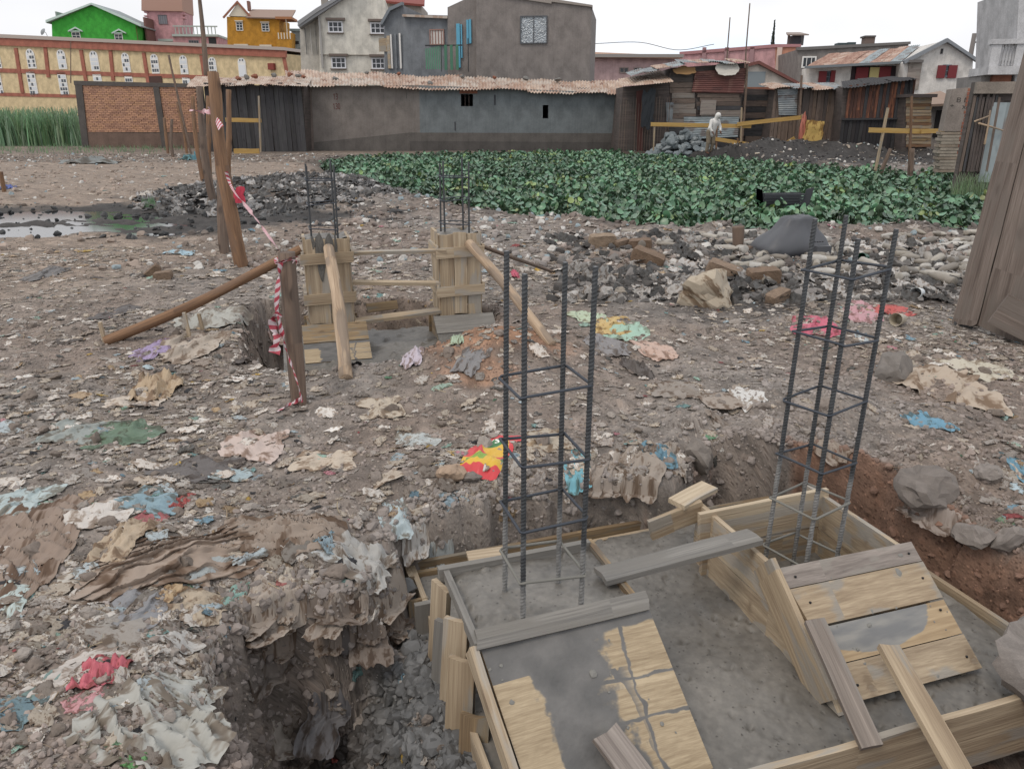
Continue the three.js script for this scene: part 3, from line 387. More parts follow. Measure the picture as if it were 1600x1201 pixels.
// ---- taped timber post
const postBase = onGround(468, 630), postTop = atZ(447, 394, postBase.z);
single('timber_post', limb([postBase.clone().add(V(0, -0.1, 0)), postBase.clone().lerp(postTop, 0.5), postTop], 0.05, 0.054, 31, 7, 20, 0.08), M.pole[1], 'short thick post with red and white tape tied round its top', 'post');
const tapeTex = tex(256, 64, (u, v) => { const red = ((u * 9 + v * 0.5) % 1 + 1) % 1 < 0.5, dirt = 0.9 + 0.15 * fbm(u * 12, v * 4, 3, 241); return (red ? [0.72, 0.27, 0.33] : [0.86, 0.79, 0.8]).map(q => q * dirt); });
M.tape = std({ map: tapeTex, roughness: 0.45, side: THREE.DoubleSide });
function ribbon(pts, w, tw, seed, seg = 60) { const cv = new THREE.CatmullRomCurve3(pts), pos = [], uv = [], idx = [], L = cv.getLength(); for (let i = 0; i <= seg; i++) { const t = i / seg, c = cv.getPointAt(t), T = cv.getTangentAt(t), up = Math.abs(T.y) > 0.9 ? V(1, 0, 0) : V(0, 1, 0), B = T.clone().cross(up).normalize(), N = B.clone().cross(T), a = tw * t * 6 + 2 * vnoise(t * 5, seed, 7), ww = w * (0.65 + 0.35 * vnoise(t * 9, seed + 3, 9)); for (const s of [-1, 0, 1]) { const q = c.clone().addScaledVector(B, s * ww / 2 * Math.cos(a)).addScaledVector(N, s * ww / 2 * Math.sin(a) + (s ? 0 : 0.15 * ww)); pos.push(q.x, q.y, q.z); uv.push(t * L / 0.5, (s + 1) / 2); } } for (let i = 0; i < seg; i++) for (let j = 0; j < 2; j++) { const a = i * 3 + j; idx.push(a, a + 1, a + 3, a + 3, a + 1, a + 4); } const g = new THREE.BufferGeometry(); g.setAttribute('position', new THREE.Float32BufferAttribute(pos, 3)); g.setAttribute('uv', new THREE.Float32BufferAttribute(uv, 2)); g.setIndex(idx); g.computeVertexNormals(); return g; }
{
  const t = thing('barrier_tape', 'red and white tape knotted round the short post with loose ends hanging', 'tape', [0, 0, 0]);
  const z = postBase.z, c = atZ(447, 404, z), ring = []; for (let i = 0; i <= 20; i++) { const a = i / 20 * Math.PI * 4.2; ring.push(V(c.x + Math.cos(a) * 0.06, c.y + 0.012 * Math.sin(i * 1.3) - 0.02 * i / 20, c.z + Math.sin(a) * 0.06)); }
  part(t, 'knot', ribbon(ring, 0.045, 0.0, 3), M.tape);
  part(t, 'loose_end', ribbon([atZ(438, 410, z + 0.08), atZ(432, 480, z + 0.08), atZ(436, 500, z + 0.09), atZ(445, 540, z + 0.08), atZ(462, 590, z + 0.09), atZ(472, 628, z + 0.1)], 0.038, 0.4, 5), M.tape);
  part(t, 'loose_end', ribbon([atZ(437, 490, z + 0.09), atZ(425, 500, z + 0.1), atZ(432, 525, z + 0.1), atZ(428, 552, z + 0.1)], 0.085, 0.1, 6), M.tape);
  part(t, 'loose_end', ribbon([atZ(472, 622, z + 0.1), onGround(455, 635).add(V(0, 0.02, 0)), onGround(432, 646).add(V(0, 0.012, 0))], 0.035, 0.3, 8), M.tape);
}
// ------------------------------------------------------------------ buildings and fences beyond the dump
// A front: a Group whose local xy plane is the wall that faces us; q(u, v) gives the local place of a photo pixel on it
function front(name, label, category, u, v, dist, yawDeg, group) {
  const p = atZ(u, v, -dist), turn = yawDeg * Math.PI / 180, t = thing(name, label, category, [p.x, 0, p.z], turn, group), n = V(Math.sin(turn), 0, Math.cos(turn)), ax = V(Math.cos(turn), 0, -Math.sin(turn));
  t.q = (u2, v2, off = 0) => { const d = ray(u2, v2), o = V(p.x, 0, p.z).addScaledVector(n, off), k = (o.clone().sub(V(0, EYE, 0)).dot(n)) / d.dot(n), h = d.multiplyScalar(k).add(V(0, EYE, 0)); return [h.clone().sub(V(p.x, 0, p.z)).dot(ax), h.y]; };
  return t;
}
// box over a pixel rectangle of the front, from z0 back to z1 front
function pbox(t, name, u0, v0, u1, v1, z0, z1, mat, s = 2) { const a = t.q(u0, v0), b = t.q(u1, v1); const x0 = Math.min(a[0], b[0]), x1 = Math.max(a[0], b[0]), y0 = Math.min(a[1], b[1]), y1 = Math.max(a[1], b[1]); return part(t, name, metreUV(box(x1 - x0, y1 - y0, z1 - z0, (x0 + x1) / 2, (y0 + y1) / 2, (z0 + z1) / 2), s, x0), mat); }
// outlined wall from pixels, down to the ground when ground = true
function pwall(t, name, px, z0, z1, mat, s = 2) { return part(t, name, poly(px.map(([u, v]) => v === 'g' ? [t.q(u, 200)[0], -0.3] : t.q(u, v)), z0, z1, s), mat); }
function window_(t, u0, v0, u1, v1, o = {}) {                            // frame, pane and glazing bars
  const a = t.q(u0, v0), b = t.q(u1, v1), w = Math.abs(b[0] - a[0]), h = Math.abs(a[1] - b[1]), cx = (a[0] + b[0]) / 2, cy = (a[1] + b[1]) / 2, f = o.f ?? 0.07, z = o.z ?? 0, fr = [];
  fr.push(box(w, f, 0.08, cx, cy + h / 2 - f / 2, z + 0.05), box(w, f, 0.08, cx, cy - h / 2 + f / 2, z + 0.05), box(f, h - 2 * f, 0.08, cx - w / 2 + f / 2, cy, z + 0.05), box(f, h - 2 * f, 0.08, cx + w / 2 - f / 2, cy, z + 0.05));
  const m = part(t, 'window', mergeGeometries(fr), o.frame ?? M.white); part(m, 'pane', box(w - 2 * f, h - 2 * f, 0.02, cx, cy, z + 0.025), o.pane ?? M.glass);
  const nx = o.nx ?? 2, ny = o.ny ?? 3; for (let i = 1; i < nx; i++) part(m, 'glazing_bar', box(0.05, h - 2 * f, 0.03, cx - w / 2 + w * i / nx, cy, z + 0.05), o.frame ?? M.white); for (let i = 1; i < ny; i++) part(m, 'glazing_bar', box(w - 2 * f, 0.045, 0.026, cx, cy - h / 2 + h * i / ny, z + 0.05), o.frame ?? M.white);
  if (o.sill) part(m, 'hood', box(w * 1.2, 0.12, 0.25, cx, cy + h / 2 + 0.1, z + 0.12), o.sill);
  return m;
}
function corrugated(w, l, amp, per, seed, bend = 0) {                    // sheet in xz, waves along x, y up
  const nx = Math.round(w / per * 6), nz = 4, g = new THREE.PlaneGeometry(w, l, nx, nz).rotateX(-Math.PI / 2), p = g.attributes.position, uv = g.attributes.uv;
  for (let i = 0; i < p.count; i++) { const x = p.getX(i), z = p.getZ(i); p.setY(i, amp * Math.sin(x / per * 2 * Math.PI) + bend * (0.06 * vnoise(x * 1.2 + seed, z * 1.5, seed) + 0.1 * Math.max(0, Math.abs(x / w) - 0.42) * vnoise(z, seed, 4))); uv.setXY(i, x / 1.5 + seed * 0.37, z / 1.5 + seed * 0.21); }
  g.computeVertexNormals(); return g;
}
// a sheet hung or laid over four local corners (tl, tr, br, bl)
function tinOn(t, name, c, mat, seed, per = 0.11, amp = 0.016, across = false) { const w = (c[0].distanceTo(c[1]) + c[3].distanceTo(c[2])) / 2, l = (c[0].distanceTo(c[3]) + c[1].distanceTo(c[2])) / 2, g = across ? corrugated(l, w, amp, per, seed, 1).rotateY(Math.PI / 2) : corrugated(w, l, amp, per, seed, 1), p = g.attributes.position, nrm = c[1].clone().sub(c[0]).cross(c[3].clone().sub(c[0])).normalize().multiplyScalar(-1); for (let i = 0; i < p.count; i++) { const s = clamp(p.getX(i) / w + 0.5), k = clamp(p.getZ(i) / l + 0.5), q = c[0].clone().lerp(c[1], s).lerp(c[3].clone().lerp(c[2], s), k).addScaledVector(nrm, p.getY(i)); p.setXYZ(i, q.x, q.y, q.z); } g.computeVertexNormals(); return part(t, name, g, mat); }
const P3 = (q, z) => V(q[0], q[1], z);
// row of upright boards between two pixel columns; top(u) and bottom(u) in photo pixels
function boards(t, u0, u1, n, top, bot, mats, seed, z = 0, name = 'board', gap = 0.012) {
  const r = rng(seed); for (let i = 0; i < n; i++) { const ua = mix(u0, u1, i / n), ub = mix(u0, u1, (i + 1) / n), um = (ua + ub) / 2, a = t.q(ua, 200), b = t.q(ub, 200), tp = t.q(um, top(um)), bt = t.q(um, bot(um)), w = Math.abs(b[0] - a[0]) - gap, h = tp[1] - bt[1] + 0.12 * (r() - 0.5); if (h < 0.1) continue; const g = plank(h, w, 0.03, seed + i, 4).rotateZ(Math.PI / 2).rotateY(-Math.PI / 2); g.rotateZ((r() - 0.5) * 0.04).translate((a[0] + b[0]) / 2, bt[1] + h / 2, z + 0.03 * (r() - 0.3)); part(t, name, g, mats[Math.floor(r() * mats.length)]); }
}
// row of lying boards
function lying(t, u0, u1, v0, v1, n, mats, seed, z = 0, jitter = 6) { const r = rng(seed); for (let i = 0; i < n; i++) { const va = mix(v0, v1, i / n), vb = mix(v0, v1, (i + 1) / n), a = t.q(u0 + jitter * r(), va), b = t.q(u1 - jitter * r(), va), h = a[1] - t.q(u0, vb)[1] - 0.012, w = b[0] - a[0]; const g = plank(w, h, 0.03, seed + i, 5).rotateX(Math.PI / 2).rotateZ((r() - 0.5) * 0.02).translate((a[0] + b[0]) / 2, a[1] - h / 2, z + 0.04 * r()); part(t, 'board', g, mats[Math.floor(r() * mats.length)]); } }
const stoneOnRoof = (label, p, s, seed, mat) => { const m = single('roof_stone', rock(seed, s, s * 0.7, s * 0.8, 2), mat, label, 'stone', 'stones weighing down the tin roofs'); m.position.copy(p); return m; };
M.stone = std({ color: 0x8d8a86, map: blot, bumpMap: grainBump, bumpScale: 0.02, roughness: 0.9 }); M.brickRed = std({ color: 0x9c6650, map: blot, bumpMap: grainBump, bumpScale: 0.006 });

// ---- church-like hall with arched windows
{
  const t = front('church_hall', 'long cream hall with brick-red bands and tall arched windows', 'building', 0, 150, 95, -17), q = t.q, red = plaster('#9c6252'), cream = plaster('#cdb993');
  pwall(t, 'wall', [[-160, 'g'], [446, 'g'], [446, 84], [-160, 55]], -9, 0, cream);
  pwall(t, 'cornice', [[-160, 64], [448, 90], [448, 79], [-160, 52]], 0.003, 0.25, red); pwall(t, 'roof_edge', [[-160, 52], [448, 79], [446, 74], [-160, 46]], -9, 0.4, plain('#a59a92'));
  pwall(t, 'band', [[-160, 108], [330, 124], [330, 118], [-160, 101]], 0.003, 0.07, red); pwall(t, 'band', [[-160, 146], [130, 153], [130, 148], [-160, 140]], 0.003, 0.07, red);
  for (const [u, v0, v1, du] of [[-52, 62, 150, 12], [22, 75, 145, 12], [68, 73, 121, 6], [124, 78, 128, 9], [170, 79, 126, 5], [222, 82, 129, 8], [312, 86, 122, 6], [441, 88, 120, 7]]) pwall(t, 'pilaster', [[u + du * 0.9, v1], [u + du * 0.9 + 5, v1], [u + 5, v0], [u, v0]], 0.004, 0.12, red);
  const pane = [plain('#c9cdd2', { roughness: 0.3 }), plain('#4b5056', { roughness: 0.2 })];
  for (const [u, v0, v1, w, lo] of [[-2, 78, 107, 11, 148], [51, 76, 107, 13, 149], [99, 77, 108, 13, 150], [150, 79, 111, 13, 128], [199, 82, 113, 12, 130], [244, 84, 115, 12, 0], [289, 86, 116, 12, 133], [334, 89, 118, 12, 0], [380, 90, 120, 12, 0]]) {
    for (const [a, b, arch] of lo ? [[v0, v1, 1], [v1 + 5, lo, 0]] : [[v0, v1, 1]]) {
      const off = arch ? 0 : 3, c0 = q(u - w / 2 + off, b), c1 = q(u + w / 2 + off, b), c2 = q(u, a), W = c1[0] - c0[0], Hh = c2[1] - c0[1], cx = (c0[0] + c1[0]) / 2, sh = new THREE.Shape(); sh.moveTo(-W / 2, 0); sh.lineTo(W / 2, 0); if (arch) { sh.lineTo(W / 2, Hh - W / 2); sh.absarc(0, Hh - W / 2, W / 2, 0, Math.PI); } else { sh.lineTo(W / 2, Hh); sh.lineTo(-W / 2, Hh); } sh.closePath();
      const m = part(t, 'window', new THREE.ExtrudeGeometry(sh, { depth: 0.06, bevelEnabled: false }).translate(cx, c0[1], 0.01), M.white), g = [[], []], rw = 0.42, nr = Math.floor((Hh - (arch ? W / 2 : 0.1)) / rw), solid = u > 330 ? 1 : 0, r = rng(u * 3 + a | 0);
      if (solid && u > 350) { part(m, 'panel', box(W * 0.8, Hh * 0.6, 0.02, cx, c0[1] + Hh * 0.32, 0.08), plain('#d3d6da')); }
      else for (let k = 0; k < nr; k++) for (let c = 0; c < 3; c++) g[r() < 0.55 ? 1 : 0].push(box(W * 0.23, rw * 0.72, 0.02, cx + (c - 1) * W * 0.29, c0[1] + 0.15 + rw * (k + 0.4), 0.075));
      if (arch) for (let k = 0; k < 5; k++) { const an = Math.PI * (k + 0.5) / 5; g[k % 2].push(box(W * 0.14, W * 0.2, 0.02, cx + Math.cos(an) * W * 0.3, c0[1] + Hh - W / 2 + Math.sin(an) * W * 0.3, 0.075)); }
      g.forEach((l, k) => { if (l.length) { const o = part(m, 'panes', mergeGeometries(l), pane[k]); o.userData.kind = 'stuff'; } });
    }
  }
  pbox(t, 'vent', 232, 119, 254, 129, 0.01, 0.1, plain('#4a3530')); pbox(t, 'flower_box', 421, 99, 431, 109, 0.02, 0.4, plain('#7d3b33'));
}
// ---- maroon gate panel at the hall's end
{ const t = front('maroon_gate', 'dark maroon ribbed metal gate beside the cream hall', 'gate', 450, 100, 98, 6); for (let k = 0; k < 8; k++) pbox(t, 'rib', 450 + k * 3, 84 + k * 0.5, 452.2 + k * 3, 112, 0, 0.06, plain('#5b2730')); }
// ---- green gable house
{
  const t = front('green_house', 'bright green gabled house with pale trim behind the hall', 'house', 85, 60, 116, 4), gr = plaster('#3f9f3a'), trim = plain('#b9c9c2'), roof = plain('#8b9394');
  pwall(t, 'wall', [[86, 'g'], [214, 'g'], [214, 40], [146, 8], [80, 31]], -9, 0, gr);
  const e = (u, v, z) => P3(t.q(u, v), z);
  part(t, 'roof', slab([e(74, 35, 0.5), e(145, 5, 0.5), e(145, 5, -9), e(74, 35, -9)], 0.15), roof); part(t, 'roof', slab([e(145, 5, 0.5), e(222, 41, 0.5), e(222, 41, -9), e(145, 5, -9)], 0.15), roof);
  pwall(t, 'gable_trim', [[74, 36], [145, 8], [145, 5], [74, 32]], 0.5, 0.62, trim); pwall(t, 'gable_trim', [[145, 8], [222, 42], [222, 38], [145, 5]], 0.5, 0.62, trim);
  pbox(t, 'side_wing', 74, 15, 84, 60, -8, -2, plain('#8d9290')); pbox(t, 'side_wing', 214, 24, 223, 66, -8, -2, plain('#70504a'));
  window_(t, 111, 50, 127, 66, { sill: trim }); window_(t, 178, 53, 193, 68, { sill: trim });
  for (const [u, v] of [[118, 46], [186, 49]]) { const a = t.q(u - 11, v + 2), b = t.q(u, v - 4), c = t.q(u + 11, v + 2); part(t, 'window_hood', poly([a, [a[0], a[1] - 0.15], [b[0], b[1] - 0.2], [c[0], c[1] - 0.15], c, b], 0, 0.3), trim); }
  pbox(t, 'downpipe', 212, 40, 216, 66, 0, 0.15, plain('#7b4a42'));
  const d = thing('satellite_dish', 'small grey satellite dish beside the green house', 'dish', atZ(71, 52, -113).toArray()); part(d, 'dish', new THREE.SphereGeometry(0.6, 16, 8, 0, 6.3, 0, 0.9).rotateX(1.1).rotateY(-0.6), plain('#8a8d90', { side: THREE.DoubleSide })); part(d, 'arm', limb([V(0, -0.8, -0.3), V(0, 0, -0.1), V(0, 0.2, 0.4)], 0.03, 0.03, 2, 6, 6), M.black);
}
// ---- pink tower house
{
  const t = front('pink_house', 'narrow pink tower house with balcony terrace', 'house', 235, 60, 122, 5), pk = plaster('#bd8f92'), tr = plain('#a7b0aa');
  pwall(t, 'tower', [[234, 'g'], [285, 'g'], [285, 16], [229, 16]], -5, 0, pk); pwall(t, 'roof', [[222, 17], [286, 18], [284, -14], [222, -14]], -5, 0.4, plain('#a78577'));
  pwall(t, 'terrace', [[272, 'g'], [342, 'g'], [342, 58], [272, 56]], -5, 0.6, pk);
  pbox(t, 'terrace_slab', 271, 54, 343, 58, -5, 0.9, tr); for (let k = 0; k < 12; k++) pbox(t, 'baluster', 275 + k * 5.6, 43, 277.5 + k * 5.6, 54, 0.6, 0.72, tr); pbox(t, 'handrail', 272, 40.5, 341, 43, 0.55, 0.8, tr);
  window_(t, 246, 23, 262, 38, { nx: 4, ny: 1, frame: plain('#6d6568'), pane: plain('#7d7e84') }); pbox(t, 'hood', 248, 61, 272, 65, 0, 0.5, tr); window_(t, 252, 65, 270, 70, { nx: 3, ny: 1 }); window_(t, 296, 63, 313, 71, { z: 0.6, nx: 4, ny: 1, frame: plain('#8d8082') }); pbox(t, 'opening_shade_panel', 327, 59, 340, 71, 0.61, 0.64, M.black);  // terrace void is a flat black panel, its inner shade put into the colour
  for (let k = 0; k < 5; k++) pbox(t, 'bracket', 225 + (k % 2) * 60, 18 + k * 3, 231 + (k % 2) * 58, 20 + k * 3, -1, 0.2, pk);
}
// ---- ochre house
{
  const t = front('ochre_house', 'ochre yellow house with small white gable and side balcony', 'house', 358, 72, 114, 4), oc = plaster('#b17f2e'), rf = plain('#8f7a6e'), tr = plain('#c9bfae');
  pwall(t, 'wall', [[358, 'g'], [436, 'g'], [436, 28], [354, 26]], -7, 0, oc); pwall(t, 'gable', [[357, 25], [388, 26], [371, 4]], -1, 0.05, tr);
  const e = (u, v, z) => P3(t.q(u, v), z); part(t, 'roof', slab([e(385, 10, -3), e(455, 11, -3), e(456, 29, 0.6), e(385, 27, 0.6)], 0.15), rf);
  pwall(t, 'gable_trim', [[350, 29], [371, 5], [371, 1], [348, 27]], 0.05, 0.3, plain('#8c5c48')); pwall(t, 'gable_trim', [[371, 5], [390, 27], [393, 26], [371, 1]], 0.05, 0.3, plain('#8c5c48'));
  pbox(t, 'chimney', 379, -2, 384, 14, -3, -2, plain('#7d5a50'));
  window_(t, 368, 34, 380, 48, { sill: tr }); window_(t, 408, 36, 421, 49, { sill: tr }); pbox(t, 'hood', 366, 69, 388, 72, 0, 0.4, tr); pbox(t, 'hood', 406, 70, 425, 73, 0, 0.4, tr);
  pwall(t, 'balcony', [[434, 'g'], [458, 'g'], [458, 52], [434, 51]], -5, 0.9, oc); for (let k = 0; k < 5; k++) pbox(t, 'baluster', 436 + k * 4.5, 52, 438.5 + k * 4.5, 62, 0.9, 1.0, tr); pbox(t, 'post', 448, 30, 450.5, 52, 0.6, 0.9, tr); pbox(t, 'roof_edge', 432, 27, 458, 31, -3, 1.0, plain('#9b6a48'));
}
{ const t = front('grey_block', 'plain grey flat-roofed block between ochre and white houses', 'building', 460, 90, 116, 3); pwall(t, 'wall', [[455, 'g'], [486, 'g'], [486, 48], [455, 46]], -5, 0, plaster('#8c9290')); pbox(t, 'roof_edge', 453, 45, 488, 49, -5, 0.4, plain('#7f8a88')); pbox(t, 'window', 460, 64, 467, 69, 0, 0.05, M.glass); }
// ---- white two-storey house
{
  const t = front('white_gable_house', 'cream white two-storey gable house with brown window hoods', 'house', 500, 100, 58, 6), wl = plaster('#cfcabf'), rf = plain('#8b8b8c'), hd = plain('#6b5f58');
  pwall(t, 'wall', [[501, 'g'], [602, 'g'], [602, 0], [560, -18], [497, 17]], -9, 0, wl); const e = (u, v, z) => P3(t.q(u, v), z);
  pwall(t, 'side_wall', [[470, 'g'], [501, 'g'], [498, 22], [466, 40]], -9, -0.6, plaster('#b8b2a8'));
  part(t, 'roof', slab([e(466, 40, 0.5), e(560, -22, 0.5), e(560, -22, -9), e(466, 40, -9)], 0.2), rf); pwall(t, 'gable_trim', [[468, 41], [496, 21], [560, -18], [560, -23], [496, 14], [466, 35]], 0.3, 0.6, rf);
  for (const [a, b, c, d] of [[512, 33, 536, 51], [578, 35, 602, 53], [517, 89, 541, 107], [580, 90, 602, 108]]) { window_(t, a, b, c, d, { nx: 3, ny: 2, frame: plain('#d8d8dc'), f: 0.08 }); pbox(t, 'window_hood', a - 3, b - 5, c + 3, b - 1, 0, 0.3, hd); pbox(t, 'surround', a - 1, d, c + 1, d + 1.5, 0, 0.2, hd); }
  pbox(t, 'storey_band', 500, 85, 602, 86.5, 0.01, 0.12, plain('#8f877c')); pbox(t, 'downpipe', 500, 24, 503, 106, 0.05, 0.2, plain('#9d9a96')); for (let k = 0; k < 3; k++) pbox(t, 'side_shutter', 474 + k * 8, 42 - k * 4, 478 + k * 8, 84, -0.55, -0.45, plain(k % 2 ? '#e0dedb' : '#4b5058'));
  pbox(t, 'chimney', 495, -10, 506, 8, -3, -2, plain('#85807a'));
}
{ const t = front('tiled_roof_house', 'dark red tiled roof peeking out above the grey house', 'house', 640, 20, 66, 0); pwall(t, 'wall', [[600, 'g'], [662, 'g'], [658, 8], [604, 2]], -5, 0, plaster('#9a928a')); const a = P3(t.q(598, 2), 0.4), b = P3(t.q(664, 8), 0.4), c = P3(t.q(655, -16), -4), d = P3(t.q(612, -20), -4); part(t, 'roof', slab([d, c, b, a], 0.15), plain('#7d4038')); }
// ---- bare grey cement house, two blocks
{
  const t = front('grey_cement_house', 'bare grey cement house with foil-covered window and blue shutters', 'house', 740, 118, 46, -8), w = plaster('#7d7672'), w2 = plaster('#74777b'), blue = plain('#5d9cb5');
  pwall(t, 'wall', [[744, 'g'], [919, 'g'], [925, 11], [862, 3], [862, 6], [744, -12]], -6, 0, w);
  { const c = V(t.q(744, 120)[0], 0, 0), k = t.q(697, 110)[0] - c.x; const g = poly([[0, -0.3], [2.6, -0.3], [2.6, t.q(744, -12)[1] - 0.6], [0, t.q(744, -12)[1]]], -0.1, 0, 2).rotateY(Math.PI / 2 + 0.9).translate(c.x, 0, 0); }
  pwall(t, 'side_wall', [[697, 'g'], [744, 'g'], [744, -12], [697, 10]], -4, -0.35, w);
  pwall(t, 'roof_rim', [[744, -12], [862, 6], [862, 3], [925, 11], [926, 16], [926, 8], [862, -2], [744, -17]], -0.2, 0.12, plain('#8d857e'));
  const m = window_(t, 813, 25, 855, 68, { nx: 2, ny: 1, f: 0.05, frame: plain('#54565a'), pane: std({ color: 0xb9bfc4, map: blot, bumpMap: grainBump, bumpScale: 0.06, roughness: 0.25, metalness: 0.6 }) }); m.userData.label = 'window covered with crinkled silver foil';
  pwall(t, 'lower_wing', [[625, 'g'], [697, 'g'], [697, 22], [625, 20]], -5, -0.6, w2); pwall(t, 'gable_side', [[594, 'g'], [625, 'g'], [625, 6], [606, 14], [594, 34]], -6, -0.7, w2);
  const e = (u, v, z) => P3(t.q(u, v), z); part(t, 'wing_roof', slab([e(628, 8, -4.5), e(697, 11, -4.5), e(697, 24, -0.3), e(626, 21, -0.3)], 0.12), M.tin[2]); pwall(t, 'verge', [[593, 38], [606, 15], [625, 6], [625, 1], [604, 10], [591, 33]], -0.8, -0.4, plain('#70757a'));
  window_(t, 667, 44, 691, 69, { z: -0.6, nx: 5, ny: 1, f: 0.06, frame: plain('#8d6f66'), pane: plain('#c6c0ba') });
  for (const [a, b, c, d] of [[711, 36, 718, 105], [718, 37, 721, 90], [727, 30, 731, 68], [731, 29, 735, 67]]) pbox(t, 'blue_shutter', a, b, c, d, -0.35, -0.25, blue);
  for (let k = 0; k < 3; k++) pbox(t, 'door_board', 604 + k * 7, 52 - k, 609 + k * 7, 106, -0.69, -0.6, [plain('#d0ccc8'), w2, plain('#d0ccc8')][k]); pbox(t, 'open_shutter', 586, 58, 605, 79, -0.7, -0.62, M.pine[1]); pbox(t, 'open_shutter', 599, 54, 606, 106, -0.66, -0.58, M.pine[0]);
  const f = front('green_railing', 'low green board railing on the terrace of the grey house', 'fence', 700, 110, 45, -8); for (let k = 0; k < 9; k++) pbox(f, 'picket', 665 + k * 2.9, 76 - k * 0.6, 667 + k * 2.9, 108, 0, 0.04, plain('#4f8f6b')); for (let k = 0; k < 3; k++) pbox(f, 'board', 694 + k * 9, 70, 699 + k * 9, 109, 0, 0.04, plain('#46705a')); pbox(f, 'rail', 664, 70, 722, 71.5, -0.05, -0.01, M.black); pbox(f, 'post', 689, 69, 691, 112, 0.05, 0.1, M.black); pbox(f, 'post', 731, 60, 733, 112, 0.05, 0.1, M.black);
}
// ---- long low shack with tin roof
const shackRoof = [];
{
  const t = front('long_shack', 'long low rendered shack with rusty tin roof, grey left half and blue-grey right half', 'shack', 720, 240, 39.5, 1), gy = plaster('#77706b'), bl = plaster('#6d7274'), r = rng(7);
  pwall(t, 'wall', [[474, 'g'], [655, 'g'], [655, 133], [474, 134]], -5, 0, gy); const hole = (u0, v0, u1, v1) => [t.q(u0, v0), t.q(u1, v0), t.q(u1, v1), t.q(u0, v1)];
  part(t, 'wall', poly([[t.q(655, 200)[0], -0.3], [t.q(968, 200)[0], -0.3], t.q(966, 145), t.q(655, 133)], -5, 0.002, 2, [hole(720, 147, 739, 166), hole(848, 164, 857, 185)]), bl); pwall(t, 'back_wall', [[655, 'g'], [968, 'g'], [966, 146], [655, 134]], -5.3, -5.05, bl);
  pwall(t, 'plinth', [[474, 'g'], [966, 'g'], [966, 208], [640, 207], [474, 224]], 0, 0.05, plaster('#5f5a56')); pwall(t, 'plinth', [[640, 'g'], [966, 'g'], [966, 222], [640, 220]], 0.05, 0.09, plaster('#514d4a'));
  pwall(t, 'brick_quoin', [[474, 'g'], [488, 'g'], [486, 134], [474, 134]], 0.002, 0.06, plaster('#6d625c'));
  pwall(t, 'lintel', [[718, 146], [746, 146], [746, 137], [718, 137]], 0.002, 0.07, M.brickRed); for (const u of [726, 732]) pbox(t, 'window_bar', u, 147, u + 1, 166, -0.15, -0.1, M.oldWood[0]);
  // red and black painted numbers
  const cv = document.createElement('canvas'); cv.width = 256; cv.height = 256; const x = cv.getContext('2d'); x.fillStyle = '#000'; x.fillRect(0, 0, 256, 256); x.fillStyle = '#fff'; x.font = '96px sans-serif'; x.fillText('13', 50, 100); x.fillText('130', 30, 215);
  const am = new THREE.CanvasTexture(cv), a = t.q(516, 142), b = t.q(537, 176); const g = new THREE.PlaneGeometry(b[0] - a[0], a[1] - b[1]).translate((a[0] + b[0]) / 2, (a[1] + b[1]) / 2, 0.012); part(t, 'painted_number', g, std({ color: 0x5a2624, alphaMap: am, transparent: true, alphaTest: 0.5 }), 'hand-painted dark red numbers 13 and 130');
  for (const [u, v, w2, h] of [[710, 190, 2, 14], [772, 148, 2.5, 16], [634, 140, 1.2, 14]]) pbox(t, 'crack_patch', u, v, u + w2, v + h, 0.002, 0.014, plain('#3a3a3e'));
  const eave = (u) => u < 500 ? 134 : mix(133, 147, (u - 500) / 470) + 2 * Math.sin(u * 0.03), ridge = (u) => mix(110, 128, clamp((u - 450) / 520)) + 1.5 * Math.sin(u * 0.05);
  const eL = (u, z) => P3(t.q(u, eave(u), 0.35), z), rL = (u) => { const d = ray(u, ridge(u)), k = (39.5 + 3) / -d.z, h = d.multiplyScalar(k).add(V(0, EYE, 0)); return V(h.x - t.position.x, h.y, -3); };
  for (let k = 0; k < 21; k++) { const ua = mix(448, 972, k / 21), ub = mix(448, 972, (k + 1.12) / 21), la = eL(ua, 0.35), lb2 = eL(ub, 0.35), ra = rL(ua), rb = rL(ub), m0 = la.clone().lerp(ra, 0.52), m1 = lb2.clone().lerp(rb, 0.52); const up = V(0, 0.02 + 0.05 * r(), 0); tinOn(t, 'roof_sheet', [la.clone().lerp(ra, 0.46).add(up), lb2.clone().lerp(rb, 0.46).add(up), lb2, la.clone().add(V(0, 0.05 * (r() - 0.5), 0.15 * r()))], M.tin[Math.floor(r() * 3)], k + 300, 0.15, 0.03); tinOn(t, 'roof_sheet', [ra, rb, m1.clone().sub(up), m0.clone().sub(up)], M.tin[Math.floor(r() * 3)], k + 340, 0.15, 0.03); shackRoof.push(la.clone().lerp(ra, 0.3 + 0.6 * r()).add(V(t.position.x, 0.1, t.position.z))); }
}
for (let k = 0; k < 9; k++) stoneOnRoof('loose stone or brick lying on the long rusty tin roof', shackRoof[k * 2 + 1], 0.1 + 0.08 * hash(k, 2, 3), k + 400, k % 3 ? M.stone : M.brickRed);
